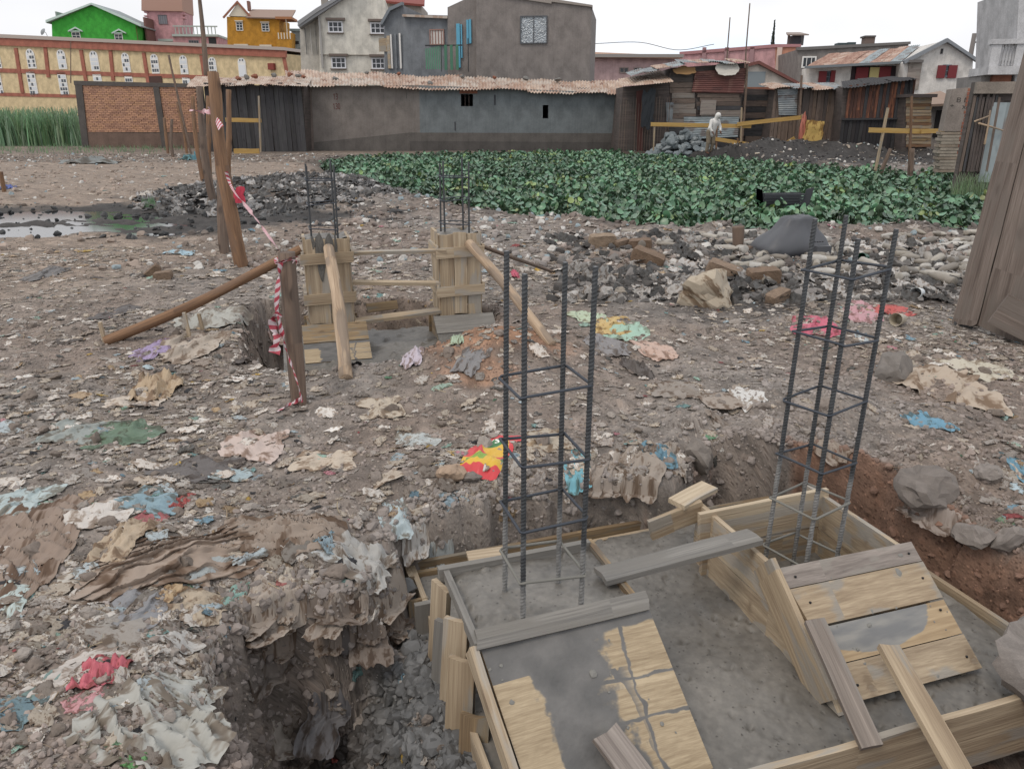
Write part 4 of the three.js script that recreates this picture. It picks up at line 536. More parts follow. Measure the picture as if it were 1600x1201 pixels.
// ---- brick wall
{
  const t = front('brick_wall', 'freestanding orange brick wall with dark cement frame by the reeds', 'wall', 215, 218, 43, -6), core = plaster('#7a6a5f'), dk = plaster('#55504d');
  pwall(t, 'core', [[123, 'g'], [312, 'g'], [312, 134], [120, 130]], -0.25, 0, core); pwall(t, 'coping', [[117, 133], [312, 137], [312, 131], [116, 126]], -0.3, 0.1, dk); pwall(t, 'pier', [[124, 'g'], [134, 'g'], [129, 133], [118, 132]], 0.002, 0.1, dk); pwall(t, 'pier', [[250, 'g'], [259, 'g'], [249, 136], [240, 136]], 0.002, 0.1, dk); pwall(t, 'base_course', [[126, 'g'], [306, 'g'], [306, 210], [126, 206]], 0.002, 0.07, plaster('#6d5a50'));
  const mats = ['#a8806a', '#b58a70', '#9a7460', '#ad8468'].map(h => std({ color: new THREE.Color(h) })), groups = [[], [], [], []], a = t.q(130, 206), r = rng(11); let n = 0;
  for (let row = 0; row < 26; row++) { const y = a[1] + row * 0.088, v0 = 0; for (let c = 0; c < 30; c++) { const x = a[0] + (c + (row % 2) * 0.5) * 0.24; const end = t.q(307, 170)[0], top = t.q(200, 136)[1]; if (x > end || y > top) continue; groups[Math.floor(r() * 4)].push(box(0.222, 0.074, 0.05, x + 0.11, y + 0.04, 0.008 + 0.02 * r())); } }
  groups.forEach((g, k) => { const o = part(t, 'bricks', mergeGeometries(g), mats[k]); o.userData.kind = 'stuff'; });
}
// ---- dark plank shed on the left
{
  const t = front('plank_shed', 'dark weathered upright-plank shed with rusty tin roof, next to the long shack', 'shack', 400, 236, 38.5, -3), r = rng(21);
  pwall(t, 'backing', [[318, 'g'], [474, 'g'], [474, 134], [318, 132]], -4, -0.06, M.oldWood[2]); boards(t, 318, 476, 22, () => 131, () => 237, M.darkWood, 500);
  const e = (u, v, z) => P3(t.q(u, v), z); for (let k = 0; k < 6; k++) { const ua = mix(298, 480, k / 6), ub = mix(298, 480, (k + 1.15) / 6), z0 = 0.4 + 0.2 * r(); const b = (u) => e(u, 134 + 1.5 * Math.sin(u), z0), p = (u) => { const h = ray(u, 118 + 3 * r()).multiplyScalar(41 / -ray(u, 118).z).add(V(0, EYE, 0)); return V(h.x - t.position.x, h.y, -2.6); }; tinOn(t, 'roof_sheet', [p(ua), p(ub), b(ub), b(ua)], M.tin[k % 3], 520 + k); }
  const roofAt = (u, v) => atZ(u, v, -39.6); [[385, 120], [398, 119], [428, 117], [452, 116], [466, 118], [372, 122]].forEach(([u, v], i) => stoneOnRoof('loose stone weighing down the roof of the dark plank shed', roofAt(u, v), 0.14, 540 + i, i % 2 ? M.brickRed : M.stone));
}
// ---- houses on the right
{ const t = front('pink_bungalow', 'pale pink bungalow with low orange hipped roof beyond the shacks', 'house', 990, 110, 66, 2), e = (u, v, z) => P3(t.q(u, v), z); pwall(t, 'wall', [[916, 'g'], [1062, 'g'], [1062, 91], [916, 89]], -7, 0, plaster('#b59a99')); part(t, 'roof', slab([e(925, 73, -5), e(1030, 83, -5), e(1064, 88, 0.7), e(914, 86, 0.7)], 0.2), plain('#a07e69')); pbox(t, 'fascia', 914, 85, 1065, 90.5, 0.3, 0.72, plain('#8f8a86')); for (const u of [968, 990, 1008]) window_(t, u, 105, u + 14, 114, { nx: 2, ny: 1, frame: plain('#8b7d78') }); }
{ const t = front('pink_warehouse', 'long salmon pink flat-topped building with an orange end', 'building', 1150, 110, 72, -14), pk = plaster('#bf9596'); pwall(t, 'wall', [[1062, 'g'], [1212, 'g'], [1212, 72], [1062, 84]], -10, 0, pk); pwall(t, 'end_wall', [[1212, 'g'], [1250, 'g'], [1250, 70], [1212, 70]], -10, 0.02, plaster('#b3806a')); pwall(t, 'coping', [[1062, 86], [1212, 74], [1252, 73], [1252, 69], [1212, 69], [1062, 81]], -0.2, 0.15, plain('#a5787a')); for (const u of [1098, 1133, 1172, 1215]) pbox(t, 'downpipe', u, 74, u + 2, 130, 0.03, 0.15, plain(u === 1215 ? '#c9b3a8' : '#9a7a7c')); }
{ const t = front('roof_water_tower', 'rooftop tank stand with small tiled canopy above pink building', 'water tower', 1244, 70, 74, 0); for (const [u] of [[1235], [1257]]) pbox(t, 'post', u, 52, u + 1.6, 70, -0.6, -0.5, plain('#6d6a6a')); pbox(t, 'tank', 1240, 55, 1252, 69, -0.9, -0.1, plain('#3c3d42')); const e = (u, v, z) => P3(t.q(u, v), z); part(t, 'canopy', slab([e(1236, 48, -1.2), e(1258, 48, -1.2), e(1262, 54, 0.4), e(1228, 54, 0.4)], 0.1), plain('#8f837c')); }
{ const p = atZ(1207, 72, -78), t = thing('cypress_tree', 'thin dark cypress tip behind the pink building', 'tree', [p.x, 0, p.z]); part(t, 'trunk', limb([V(0, 0, 0), V(0, 4, 0), V(0, 8.8, 0)], 0.15, 0.03, 3, 7, 8), M.pole[1]); const lf = [], r = rng(3); for (let k = 0; k < 500; k++) { const h = r() * 5, a = r() * 6.28, rad = (1 - h / 5) * 0.35 * Math.sqrt(r()) + 0.02; lf.push(new THREE.PlaneGeometry(0.06, 0.3).rotateX(r() - 0.5).rotateY(a).translate(Math.cos(a) * rad, 4.6 + h, Math.sin(a) * rad)); } part(t, 'crown', mergeGeometries(lf), plain('#2d3a33', { side: THREE.DoubleSide })); }
{ const t = front('grey_flat_house', 'unpainted grey flat-roofed house with white window behind the rusty roof', 'house', 1280, 120, 64, -6); pwall(t, 'wall', [[1247, 'g'], [1420, 'g'], [1420, 68], [1247, 77]], -8, 0, plaster('#807a76')); pwall(t, 'parapet', [[1245, 79], [1422, 69], [1422, 65], [1245, 74]], -0.3, 0.2, plain('#6b6866')); window_(t, 1254, 88, 1274, 106, { nx: 3, ny: 1, f: 0.1, frame: M.white }); pbox(t, 'tank', 1316, 65, 1328, 71, -2, -1, plain('#3d4a4c')); pbox(t, 'tank', 1332, 64, 1344, 70, -2, -1, plain('#3d4a4c')); pbox(t, 'chimney', 1357, 56, 1370, 70, -1.5, -0.5, plain('#6d5d56')); pbox(t, 'chimney_cap', 1355, 54.5, 1372, 57, -1.6, -0.4, plain('#55504e')); }
{
  const t = front('white_rust_roof_house', 'white house with rusty tin roof and dark red shutters', 'house', 1420, 130, 50, -9), wl = plaster('#c9c5c0'), e = (u, v, z) => P3(t.q(u, v), z), rd = plain('#6e2a2e'), r = rng(5);
  pwall(t, 'front_wall', [[1268, 'g'], [1415, 'g'], [1415, 96], [1268, 104]], -3, -1.6, wl); pwall(t, 'gable_wall', [[1413, 'g'], [1518, 'g'], [1521, 94], [1478, 63], [1413, 98]], -6, 0, wl);
  for (let k = 0; k < 9; k++) { const a = k / 9, b = (k + 1.08) / 9, T = (s) => e(mix(1322, 1477, s), mix(76, 61, s), -4.5), B = (s) => e(mix(1262, 1414, s), mix(104, 95, s), -0.9); tinOn(t, 'roof_sheet', [T(a), T(b), B(b), B(a)], k === 5 || k === 8 ? M.tinGrey[0] : M.rustRoof, 560 + k, 0.12, 0.015); }
  pwall(t, 'verge', [[1412, 100], [1478, 66], [1524, 97], [1524, 91], [1478, 60], [1410, 95]], 0, 0.35, plain('#7d8186')); pwall(t, 'fascia', [[1262, 106], [1414, 98], [1414, 94], [1262, 102]], -0.9, -0.7, plain('#6f7478'));
  window_(t, 1298, 109, 1312, 127, { z: -1.6, frame: plain('#54606a'), nx: 2, ny: 2 }); pbox(t, 'shutter', 1289, 109, 1299, 127, -1.58, -1.45, rd); pbox(t, 'shutter', 1308, 108, 1313, 127, -1.58, -1.45, rd); pbox(t, 'recess_shade_panel', 1342, 101, 1412, 124, -1.6, -1.56, plain('#2b2024')); pbox(t, 'yellow_panel', 1371, 103, 1384, 121, -1.55, -1.45, plain('#b8ab76')); pbox(t, 'door_leaf', 1386, 102, 1402, 122, -1.55, -1.45, rd); pbox(t, 'door_leaf', 1349, 103, 1366, 122, -1.55, -1.45, rd);  // porch depth is a dark panel on the wall; the shade is painted
  window_(t, 1474, 101, 1484, 120, { nx: 1, ny: 2, frame: plain('#56606a') }); pbox(t, 'shutter', 1466, 102, 1475, 122, 0.02, 0.12, rd); pbox(t, 'shutter', 1483, 102, 1493, 122, 0.02, 0.12, rd); pbox(t, 'side_door', 1421, 98, 1434, 140, 0.01, 0.12, M.greyPlank[0]); pbox(t, 'door_hood', 1418, 94, 1440, 98, 0, 0.4, plain('#64605e')); pbox(t, 'vent_slit', 1471, 76, 1473, 84, 0.01, 0.05, M.black);
}
{ const t = front('gable_cottage', 'small cream gable with red-brown verge behind the patchwork shack', 'house', 1180, 130, 50, -4), vg = plain('#6f4640'); pwall(t, 'wall', [[1160, 'g'], [1252, 'g'], [1246, 132], [1184, 99], [1162, 104]], -5, 0, plaster('#c1b8ae')); pwall(t, 'verge', [[1160, 106], [1184, 100], [1252, 136], [1252, 131], [1185, 95], [1160, 101]], 0, 0.3, vg); pbox(t, 'panel', 1166, 112, 1194, 136, 0.01, 0.08, plain('#7d8589')); pbox(t, 'brick_base', 1160, 136, 1256, 142, 0, 0.1, M.brickRed); }
{ const t = front('balcony_house', 'white house corner with baluster balcony above the dark gate', 'house', 1570, 110, 30, -12), wl = plaster('#b4b3b4'); pwall(t, 'wall', [[1590, 'g'], [1720, 'g'], [1720, -40], [1590, -20]], -4, 0.2, wl); pbox(t, 'balcony_floor', 1537, 105, 1600, 117, -1.5, 0.6, wl); pbox(t, 'post', 1545, 64, 1552, 106, 0.2, 0.5, wl); pbox(t, 'post', 1583, 64, 1592, 106, 0.2, 0.5, wl); pbox(t, 'handrail', 1543, 63, 1596, 70, 0.15, 0.55, wl); for (let k = 0; k < 6; k++) { const a = t.q(1555 + k * 5, 104), b = t.q(1555 + k * 5, 70), h = b[1] - a[1], pr = [[0.03, 0], [0.05, 0.05], [0.03, 0.1], [0.065, 0.3], [0.04, 0.6], [0.03, 0.8], [0.05, 0.95], [0.04, 1]].map(([r2, y]) => new THREE.Vector2(r2, y * h)); part(t, 'baluster', new THREE.LatheGeometry(pr, 10).translate(a[0], a[1], 0.35), wl); } pbox(t, 'under_arch', 1552, 117, 1578, 130, -1, 0.1, M.brickRed); pwall(t, 'lower_wall', [[1537, 'g'], [1600, 'g'], [1600, 117], [1537, 117]], -3, -0.2, plaster('#8a8683')); }
{ const p = atZ(1518, 82, -52), t = thing('utility_pole', 'concrete utility pole with insulator arms beside the white gable', 'pole', [p.x, 0, p.z]); const tp = atZ(1521, 52, -52).y; part(t, 'mast', limb([V(0, 0, 0), V(0, tp / 2, 0), V(0, tp, 0)], 0.2, 0.13, 4, 8, 8, 0.02), plain('#77716e')); part(t, 'arm', box(0.9, 0.09, 0.09, 0.35, tp - 0.1, 0), plain('#6d6866')); part(t, 'arm', box(0.6, 0.09, 0.09, 0.25, tp - 0.5, 0), plain('#6d6866')); }
// thin masts
for (const [u, v, u0, v0, d, lab] of [[1172, 5, 1165, 98, 44, 'tall thin mast standing in the patchwork shack'], [1141, 27, 1136, 96, 45, 'shorter thin mast left of the tall one'], [1567, 0, 1555, 68, 33, 'thin antenna mast over the balcony house'], [1588, 5, 1580, 55, 33, 'second antenna mast, bent at the top, over the balcony house'], [110, 64, 110, 70, 70, 'short aerial rod on the cream hall roof']]) single('mast', limb([atZ(u0, v0 + 60, -d), atZ(u0, v0, -d), atZ(u, v, -d)], 0.045, 0.03, u, 6, 8, 0.05), M.pole[1], lab, 'mast');
single('overhead_cable', limb([atZ(930, 68, -70), atZ(1000, 66, -70), atZ(1060, 78, -71), atZ(1116, 69, -72)], 0.025, 0.025, 3, 5, 20, 0), M.black, 'sagging cable strung above the pink bungalow', 'cable');
// ---- patchwork shack
{
  const t = front('patchwork_shack', 'tall crooked shack patched from grey planks and rusted red sheet metal', 'shack', 1090, 240, 37, 0), e = (u, v, z = 0.03) => P3(t.q(u, v), z), W = [...M.oldWood, M.greyPlank[1], M.darkWood[1]];
  pwall(t, 'backing', [[1040, 'g'], [1160, 'g'], [1164, 98], [1050, 106], [1044, 130]], -4, -0.05, M.oldWood[2]);
  lying(t, 1046, 1088, 112, 170, 7, W, 601); lying(t, 1088, 1160, 146, 172, 4, W, 611, 0.02); lying(t, 1042, 1092, 170, 224, 7, W, 621, 0.03); lying(t, 1092, 1160, 172, 186, 2, M.greyPlank, 631, 0.05); lying(t, 1044, 1156, 222, 234, 2, M.darkWood, 641);
  tinOn(t, 'red_sheet', [e(1086, 112, 0.12), e(1166, 106, 0.12), e(1160, 146, 0.14), e(1080, 144, 0.14)], M.tinRed, 651, 0.09, 0.014, true); tinOn(t, 'grey_sheet', [e(1068, 182, 0.12), e(1154, 182, 0.12), e(1152, 214, 0.15), e(1070, 218, 0.15)], M.tinGrey[0], 652, 0.09, 0.012, true); tinOn(t, 'grey_sheet', [e(1040, 160, 0.1), e(1052, 160, 0.1), e(1050, 190, 0.1), e(1041, 190, 0.1)], M.tinGrey[1], 653);
  part(t, 'door_panel', bar(e(1094, 168, 0.13), e(1118, 168, 0.13), 0.62, 0.03, 655, Math.PI / 2), M.greyPlank[0]);
  const cl = sheet(31, 12, 10, { folds: 2, height: 0.1, jag: 0.1 }).rotateX(Math.PI / 2 - 0.3).scale(0.5, 0.28, 0.5); const cp = e(1134, 108, 0.35); part(t, 'white_cloth', cl.translate(cp.x, cp.y, cp.z), plain('#b9b4ac', { side: THREE.DoubleSide })); const c2 = sheet(32, 10, 8, { folds: 2, height: 0.1 }).rotateX(1.2).scale(0.45, 0.18, 0.3), cq = e(1070, 110, 0.25); part(t, 'brown_cover', c2.translate(cq.x, cq.y, cq.z), plain('#8d6d48', { side: THREE.DoubleSide }));
  const r = rng(66); for (let k = 0; k < 9; k++) { const u = 984 + k * 20, a = e(u, mix(120, 100, clamp((u - 984) / 80)) - 2 * r(), 0.5), b = e(u + 24, mix(116, 99, clamp((u - 970) / 80)) + 2 * r(), 0.5); tinOn(t, 'roof_sheet', [a.clone().add(V(0, 0.25, -2)), b.clone().add(V(0, 0.25, -2)), b, a], [...M.tinGrey, M.tin[1]][k % 3], 660 + k, 0.1, 0.02); }
  part(t, 'corner_post', limb([e(1156, 236, 0.2), e(1162, 170, 0.2), e(1166, 100, 0.2)], 0.06, 0.05, 67, 7, 10), M.pole[1]);
}
{ const t = front('stick_lean_to', 'ragged lean-to of upright sticks and dark cloth beside the long shack', 'shack', 1010, 245, 36.5, 0), e = (u, v, z = 0.05) => P3(t.q(u, v), z), r = rng(71); pwall(t, 'backing', [[968, 'g'], [1048, 'g'], [1050, 128], [976, 135]], -3, -0.5, M.oldWood[2]); boards(t, 966, 1046, 20, u => 150 + 14 * r() - (u > 1005 ? 8 : 0), () => 243, [...M.oldWood, M.pole[1]], 700, 0.05, 'stake', 0.1); const c = sheet(35, 10, 16, { folds: 4, height: 0.1 }).rotateX(Math.PI / 2).scale(0.28, 0.85, 0.5), p = e(1013, 170, 0.15); part(t, 'dark_cloth', c.translate(p.x, p.y, p.z), plain('#22262b', { side: THREE.DoubleSide })); pwall(t, 'brown_door', [[1000, 'g'], [1008, 'g'], [1008, 140], [996, 142]], -0.3, -0.2, plain('#52302c')); tinOn(t, 'roof_sheet', [e(975, 118, -2), e(1045, 108, -2), e(1050, 126, 0.4), e(974, 134, 0.4)], M.tin[0], 705); lying(t, 968, 1040, 236, 242, 1, M.oldWood, 707, 0.2); }
// ---- fences and sheds right of it
{ const t = front('plank_fence', 'grey lying-board fence patched beside the crooked shack', 'fence', 1185, 240, 37.5, 0); pwall(t, 'backing', [[1158, 'g'], [1215, 'g'], [1215, 140], [1158, 138]], -2, -0.08, M.oldWood[2]); lying(t, 1160, 1212, 148, 222, 8, [...M.oldWood, ...M.darkWood], 721); }
{ const t = front('slab_shed', 'shed of rough bark slabs, dark grey, between board fence and burnt shed', 'shack', 1260, 245, 36, -4), e = (u, v, z = 0.04) => P3(t.q(u, v), z); pwall(t, 'backing', [[1200, 'g'], [1322, 'g'], [1322, 136], [1214, 140]], -3, -0.08, M.oldWood[2]); boards(t, 1204, 1322, 21, u => 139 - (u - 1204) * 0.03, u => u < 1250 ? 236 : 234, [...M.oldWood, M.darkWood[1], M.pole[1]], 731); tinOn(t, 'grey_sheet', [e(1214, 140, 0.12), e(1246, 138, 0.12), e(1244, 180, 0.14), e(1216, 180, 0.14)], M.tinGrey[1], 740, 0.09, 0.012, true); part(t, 'post', limb([e(1244, 240, 0.3), e(1247, 180, 0.3), e(1250, 118, 0.3)], 0.07, 0.05, 741, 7, 10), M.pole[1]); for (let k = 0; k < 4; k++) { const u = 1206 + k * 30; tinOn(t, 'roof_sheet', [e(u, 128, -2.5), e(u + 33, 127, -2.5), e(u + 33, 137, 0.4), e(u, 139, 0.4)], [M.tin[1], M.tinGrey[1]][k % 2], 745 + k); } }
{ const t = front('burnt_shed', 'shed of upright boards, reddish above and charred black below', 'shack', 1370, 240, 34, -10), e = (u, v, z = 0.06) => P3(t.q(u, v), z), top = u => mix(135, 124, (u - 1318) / 104); pwall(t, 'backing', [[1318, 'g'], [1422, 'g'], [1424, 124], [1318, 136]], -4, -0.08, M.oldWood[2]); boards(t, 1318, 1420, 19, top, () => 186, [...M.redWood, M.darkWood[0]], 751, 0, 'upper_board'); boards(t, 1314, 1418, 18, () => 184, () => 238, [plain('#242225'), M.darkWood[2], plain('#2e2a2b')], 771, 0.0, 'charred_board'); part(t, 'rail', bar(e(1314, 186, 0.09), e(1420, 185, 0.09), 0.07, 0.05, 790, Math.PI / 2), M.darkWood[0]); part(t, 'corner_post', limb([e(1416, 240, 0.1), e(1420, 180, 0.1), e(1424, 122, 0.1)], 0.06, 0.06, 791, 6, 8), M.darkWood[2]); for (let k = 0; k < 3; k++) { const a = k / 3, b = (k + 1.1) / 3, T = s => e(mix(1335, 1412, s), mix(122, 114, s), -2.5), B = s => e(mix(1314, 1428, s), mix(137, 123, s), 0.35); tinOn(t, 'roof_sheet', [T(a), T(b), B(b), B(a)], plain('#2e2c2e'), 795 + k); } }
{ const t = front('slatted_hut', 'small hut of tan lying slats beside the charred shed', 'shack', 1440, 230, 33, -4); pwall(t, 'backing', [[1416, 'g'], [1456, 'g'], [1458, 152], [1418, 150]], -2, -0.06, M.oldWood[2]); lying(t, 1416, 1456, 152, 230, 16, [M.pine[1], M.dirtyPine, M.pole[0]], 801, 0, 1); pbox(t, 'roof', 1414, 147, 1460, 152, -2, 0.3, plain('#4a4240')); }
{ const t = front('low_grey_store', 'low grey store with an entrance painted shade-dark behind the cement pillar', 'building', 1475, 220, 36, -6); pwall(t, 'wall', [[1452, 'g'], [1490, 'g'], [1490, 165], [1452, 165]], -3, 0, plaster('#8d8681')); pbox(t, 'doorway_shade_panel', 1464, 172, 1488, 214, 0.01, 0.05, plain('#1e1a1a')); const e = (u, v, z) => P3(t.q(u, v), z); part(t, 'roof', slab([e(1456, 148, -2), e(1500, 140, -2), e(1500, 160, 0.5), e(1448, 163, 0.5)], 0.1), plain('#8f7a6c')); }  // entrance is a near-black panel, interior shade given as its colour
// ---- cement pillar with brick flank, dark gate
{
  const t = front('cement_pillar', 'leaning cement pillar with exposed brick flank and whitewashed brick foot', 'pillar', 1492, 265, 21, -14), pl = plaster('#857b74'); pwall(t, 'rendered_face', [[1474, 205], [1502, 205], [1517, 136], [1488, 139]], -0.5, 0, pl);
  for (let r = 0; r < 13; r++) for (let c = 0; c < 3; c++) { const v = 206 + r * 4.9, ua = 1466 + (r < 6 ? 6 - r : 0) * 0.9 + c * 10 + (r % 2 ? 0 : -3) + 3; pbox(t, 'foot_brick', ua, v, ua + 9.4, v + 4.3, -0.5, 0.012 * hash(r, c, 4), r % 4 ? plaster('#968c80') : plaster('#8a7d70')); }
  for (let r = 0; r < 19; r++) { const v = 138 + r * 5.8, u = 1516 - r * 1.0; pbox(t, 'brick', u - 3, v, u + 7 + 3 * hash(r, 3, 1), v + 4.7, -0.4, -0.02 + 0.05 * hash(r, 1, 2), [M.brickRed, plain('#8a5444')][r % 2]); }
  const cv = document.createElement('canvas'); cv.width = cv.height = 128; const x = cv.getContext('2d'); x.fillStyle = '#000'; x.fillRect(0, 0, 128, 128); x.fillStyle = '#fff'; x.font = '46px sans-serif'; x.fillText('B M', 40, 44); x.fillText('+', 10, 84); x.fillText('x', 78, 92); const a = t.q(1484, 150), b = t.q(1516, 178); part(t, 'chalk_mark', new THREE.PlaneGeometry(b[0] - a[0], a[1] - b[1]).translate((a[0] + b[0]) / 2, (a[1] + b[1]) / 2, 0.006), std({ color: 0x443f3c, alphaMap: new THREE.CanvasTexture(cv), transparent: true, alphaTest: 0.5 }));
}
{ const t = front('dark_gate', 'dark plank gate with loose sticks between pillar and grey sheet', 'gate', 1540, 260, 18, -12), e = (u, v, z = 0.06) => P3(t.q(u, v), z); pwall(t, 'backing', [[1510, 'g'], [1600, 'g'], [1600, 128], [1526, 128]], -0.3, -0.06, M.oldWood[2]); boards(t, 1512, 1556, 9, () => 148, () => 268, [...M.oldWood, M.darkWood[1]], 821); pbox(t, 'lintel', 1526, 128, 1590, 146, -0.2, 0.1, plaster('#837970')); pbox(t, 'grey_sheet', 1552, 160, 1580, 285, -0.03, 0.03, M.tinGrey[0]); for (const [a, b, c, d] of [[1536, 225, 1545, 172], [1520, 190, 1545, 180], [1526, 192, 1570, 205]]) part(t, 'stick', limb([e(a, b, 0.12), e((a + c) / 2, (b + d) / 2, 0.14), e(c, d, 0.12)], 0.025, 0.015, a, 6, 8), M.peeled); }
// ---- big board gate at the right edge
{
  const t = thing('board_gate', 'large weathered brown board gate leaning in at the right, with cross board', 'gate', [0, 0, 0]); const z0 = -6.5, B = [[1487, 507], [1527, 514], [1602, 545], [1690, 575]], T = [[1630, -30], [1668, -30], [1740, -30], [1830, -30]];
  for (let k = 0; k < 3; k++) { const za = z0 + k * 0.22, zb = z0 + (k + 1) * 0.22, c = [atZ(T[k][0], T[k][1], za), atZ(T[k + 1][0] - 2, T[k + 1][1], zb), atZ(B[k + 1][0] - 2, B[k + 1][1], zb), atZ(B[k][0], B[k][1], za)], g = new THREE.PlaneGeometry(1, 1, 8, 20), p = g.attributes.position, uv = g.attributes.uv, nn = c[1].clone().sub(c[0]).cross(c[3].clone().sub(c[0])).normalize(); const L = c[0].distanceTo(c[3]), w = c[0].distanceTo(c[1]);
    const face = (off) => { const g2 = new THREE.PlaneGeometry(1, 1, 8, 20), p2 = g2.attributes.position, u2 = g2.attributes.uv; for (let i = 0; i < p2.count; i++) { const s = p2.getX(i) + 0.5, tt = 0.5 - p2.getY(i), edge = Math.abs(s - 0.5) > 0.49 ? 0.012 * vnoise(tt * 14, k, 5) : 0, q = c[0].clone().lerp(c[1], s + edge).lerp(c[3].clone().lerp(c[2], s + edge), tt * (1 - (tt > 0.97 ? 0.012 * (1 + vnoise(s * 5, k, 9)) : 0))).addScaledVector(nn, off + 0.004 * vnoise(s * 6, tt * 3, k)); p2.setXYZ(i, q.x, q.y, q.z); u2.setXY(i, tt * L / 1.3 + k * 0.4, s * w / 0.42 + k * 0.3); } g2.computeVertexNormals(); return g2; };
    part(t, 'board', mergeGeometries([face(0), face(0.045)]), M.gate); }
  part(t, 'cross_board', bar(atZ(1560, 480, z0 + 0.45), atZ(1720, 560, z0 + 0.75), 0.26, 0.04, 831, Math.PI / 2), M.gate);
  part(t, 'foot_block', metreUV(rock(832, 0.1, 0.07, 0.08, 2), 1).translate(...atZ(1510, 505, z0 + 0.02).toArray()), M.darkWood[1]);
}
// ---- setting-out frames of new yellow boards
function profileBoard(label, d, rails, posts) { const t = thing('profile_frame', label, 'frame', [0, 0, 0]); rails.forEach(([u0, v0, u1, v1, w], i) => part(t, 'rail', bar(atZ(u0, v0, -d), atZ(u1, v1, -d - 0.1), w, 0.035, 841 + i, Math.PI / 2), M.yellowPine[0])); posts.forEach(([u0, v0, u1, v1, w], i) => part(t, 'post', bar(atZ(u0, v0, -d - 0.06), atZ(u1, v1, -d - 0.06), w, 0.05, 851 + i, 0), i % 2 ? M.pole[0] : M.pine[1])); return t; }
profileBoard('setting-out frame of long yellow boards in front of the crooked shack', 34.5, [[1017, 194, 1174, 197, 0.16], [1152, 194, 1254, 183, 0.16], [1118, 217, 1173, 226, 0.16], [1208, 236, 1242, 215, 0.13]], [[1021, 235, 1023, 193, 0.09], [1119, 240, 1121, 183, 0.1], [1157, 240, 1159, 168, 0.1], [1153, 240, 1153, 216, 0.08], [1253, 232, 1254, 178, 0.12]]);
profileBoard('setting-out frame with one yellow board by the cement pillar', 25, [[1358, 203, 1446, 205, 0.14], [1440, 205, 1476, 204, 0.13]], [[1368, 268, 1388, 168, 0.1], [1421, 270, 1425, 150, 0.08]]);
profileBoard('setting-out frame with a yellow board before the dark plank shed', 34, [[352, 187, 408, 188, 0.16], [365, 236, 405, 236, 0.2]], [[404, 150, 407, 238, 0.12]]);
for (const [u0, v0, u1, v1, w, l] of [[1392, 232, 1376, 268, 0.12, 'stump leaning beside the single-board frame'], [1426, 232, 1422, 278, 0.16, 'grey stump nearer the cement pillar']]) single('wood_stump', limb([atZ(u1, v1 + 3, -24), atZ(u0, v0, -24)], w * 0.55, w * 0.45, u0, 7, 8), M.pole[1], l, 'stump');
// ------------------------------------------------------------------ pole fence on the left, with tape
const fencePoles = [[381, 417, 332, 113, 0.085, 'thick split pole leaning in the fence cluster, tallest of the near pair'], [349, 396, 345, 286, 0.07, 'grey pole foot standing beside the thick split pole'], [348, 330, 357, 140, 0.06, 'upper reddish pole behind the thick split pole'], [333, 314, 311, 135, 0.08, 'brown pole with torn bark in the fence cluster'], [327, 300, 325, 150, 0.06, 'straight pole between the torn-bark poles'], [342, 290, 333, 160, 0.055, 'slim pole just left of the thick split pole'], [318, 285, 300, 150, 0.06, 'outer leaning pole of the fence cluster'], [300, 245, 263, 86, 0.05, 'long thin dark stick leaning before the brick wall'], [292, 240, 276, 160, 0.06, 'short dark stick beside the leaning thin stick'], [270, 246, 268, 186, 0.07, 'short stake of the low frame before the brick wall'], [262, 240, 256, 184, 0.07, 'second stake of the low frame before the brick wall']];
fencePoles.forEach(([u, v, u1, v1, r, lab], i) => { const b = onGround(u, v), t = atZ(u1, v1, b.z - 0.3); b.y -= 0.15; const m = b.clone().lerp(t, 0.5).add(V(0.05 * (i % 3 - 1), 0, 0.03)); single('fence_pole', limb([b, m, t], r, r * 0.8, 900 + i, 8, 20, 0.22), M.pole[i % 2], lab, 'pole', 'poles of the crooked fence'); });
{ const b = onGround(381, 417); single('flag_stick', limb([atZ(322, 118, b.z - 0.3), atZ(318, 60, b.z - 0.3), atZ(311, -6, b.z - 0.3)], 0.03, 0.02, 915, 6, 12), M.pole[1], 'thin stick rising into the sky from the thick split pole', 'stick');
  single('wood_stake', limb([onGround(6, 300).add(V(0, -0.1, 0)), atZ(0, 268, onGround(6, 300).z)], 0.05, 0.05, 917, 7, 6), M.pole[0], 'stake at the edge of the path beside a blue bag', 'stake');
  const z = b.z; single('barrier_tape', ribbon([atZ(296, 172, z - 3), atZ(315, 175, z - 2), atZ(333, 178, z - 0.3), atZ(345, 200, z)], 0.09, 0.3, 21), M.tape, 'faded tape wound across the upper fence poles', 'tape'); single('barrier_tape', ribbon([atZ(353, 268, z + 0.12), atZ(358, 284, z + 0.1), atZ(395, 335, (z + postBase.z) / 2), atZ(436, 392, postBase.z)], 0.04, 0.5, 22, 90), M.tape, 'tight tape running from the split pole down to the short post', 'tape'); const k = sheet(41, 8, 8, { folds: 3 }).rotateX(1.4).scale(0.06, 0.1, 0.06), p = atZ(374, 304, z + 0.15); single('tape_scrap', k.translate(p.x, p.y, p.z), plain('#b0384a', { side: THREE.DoubleSide }), 'red rag of tape caught on the tight tape', 'tape'); }
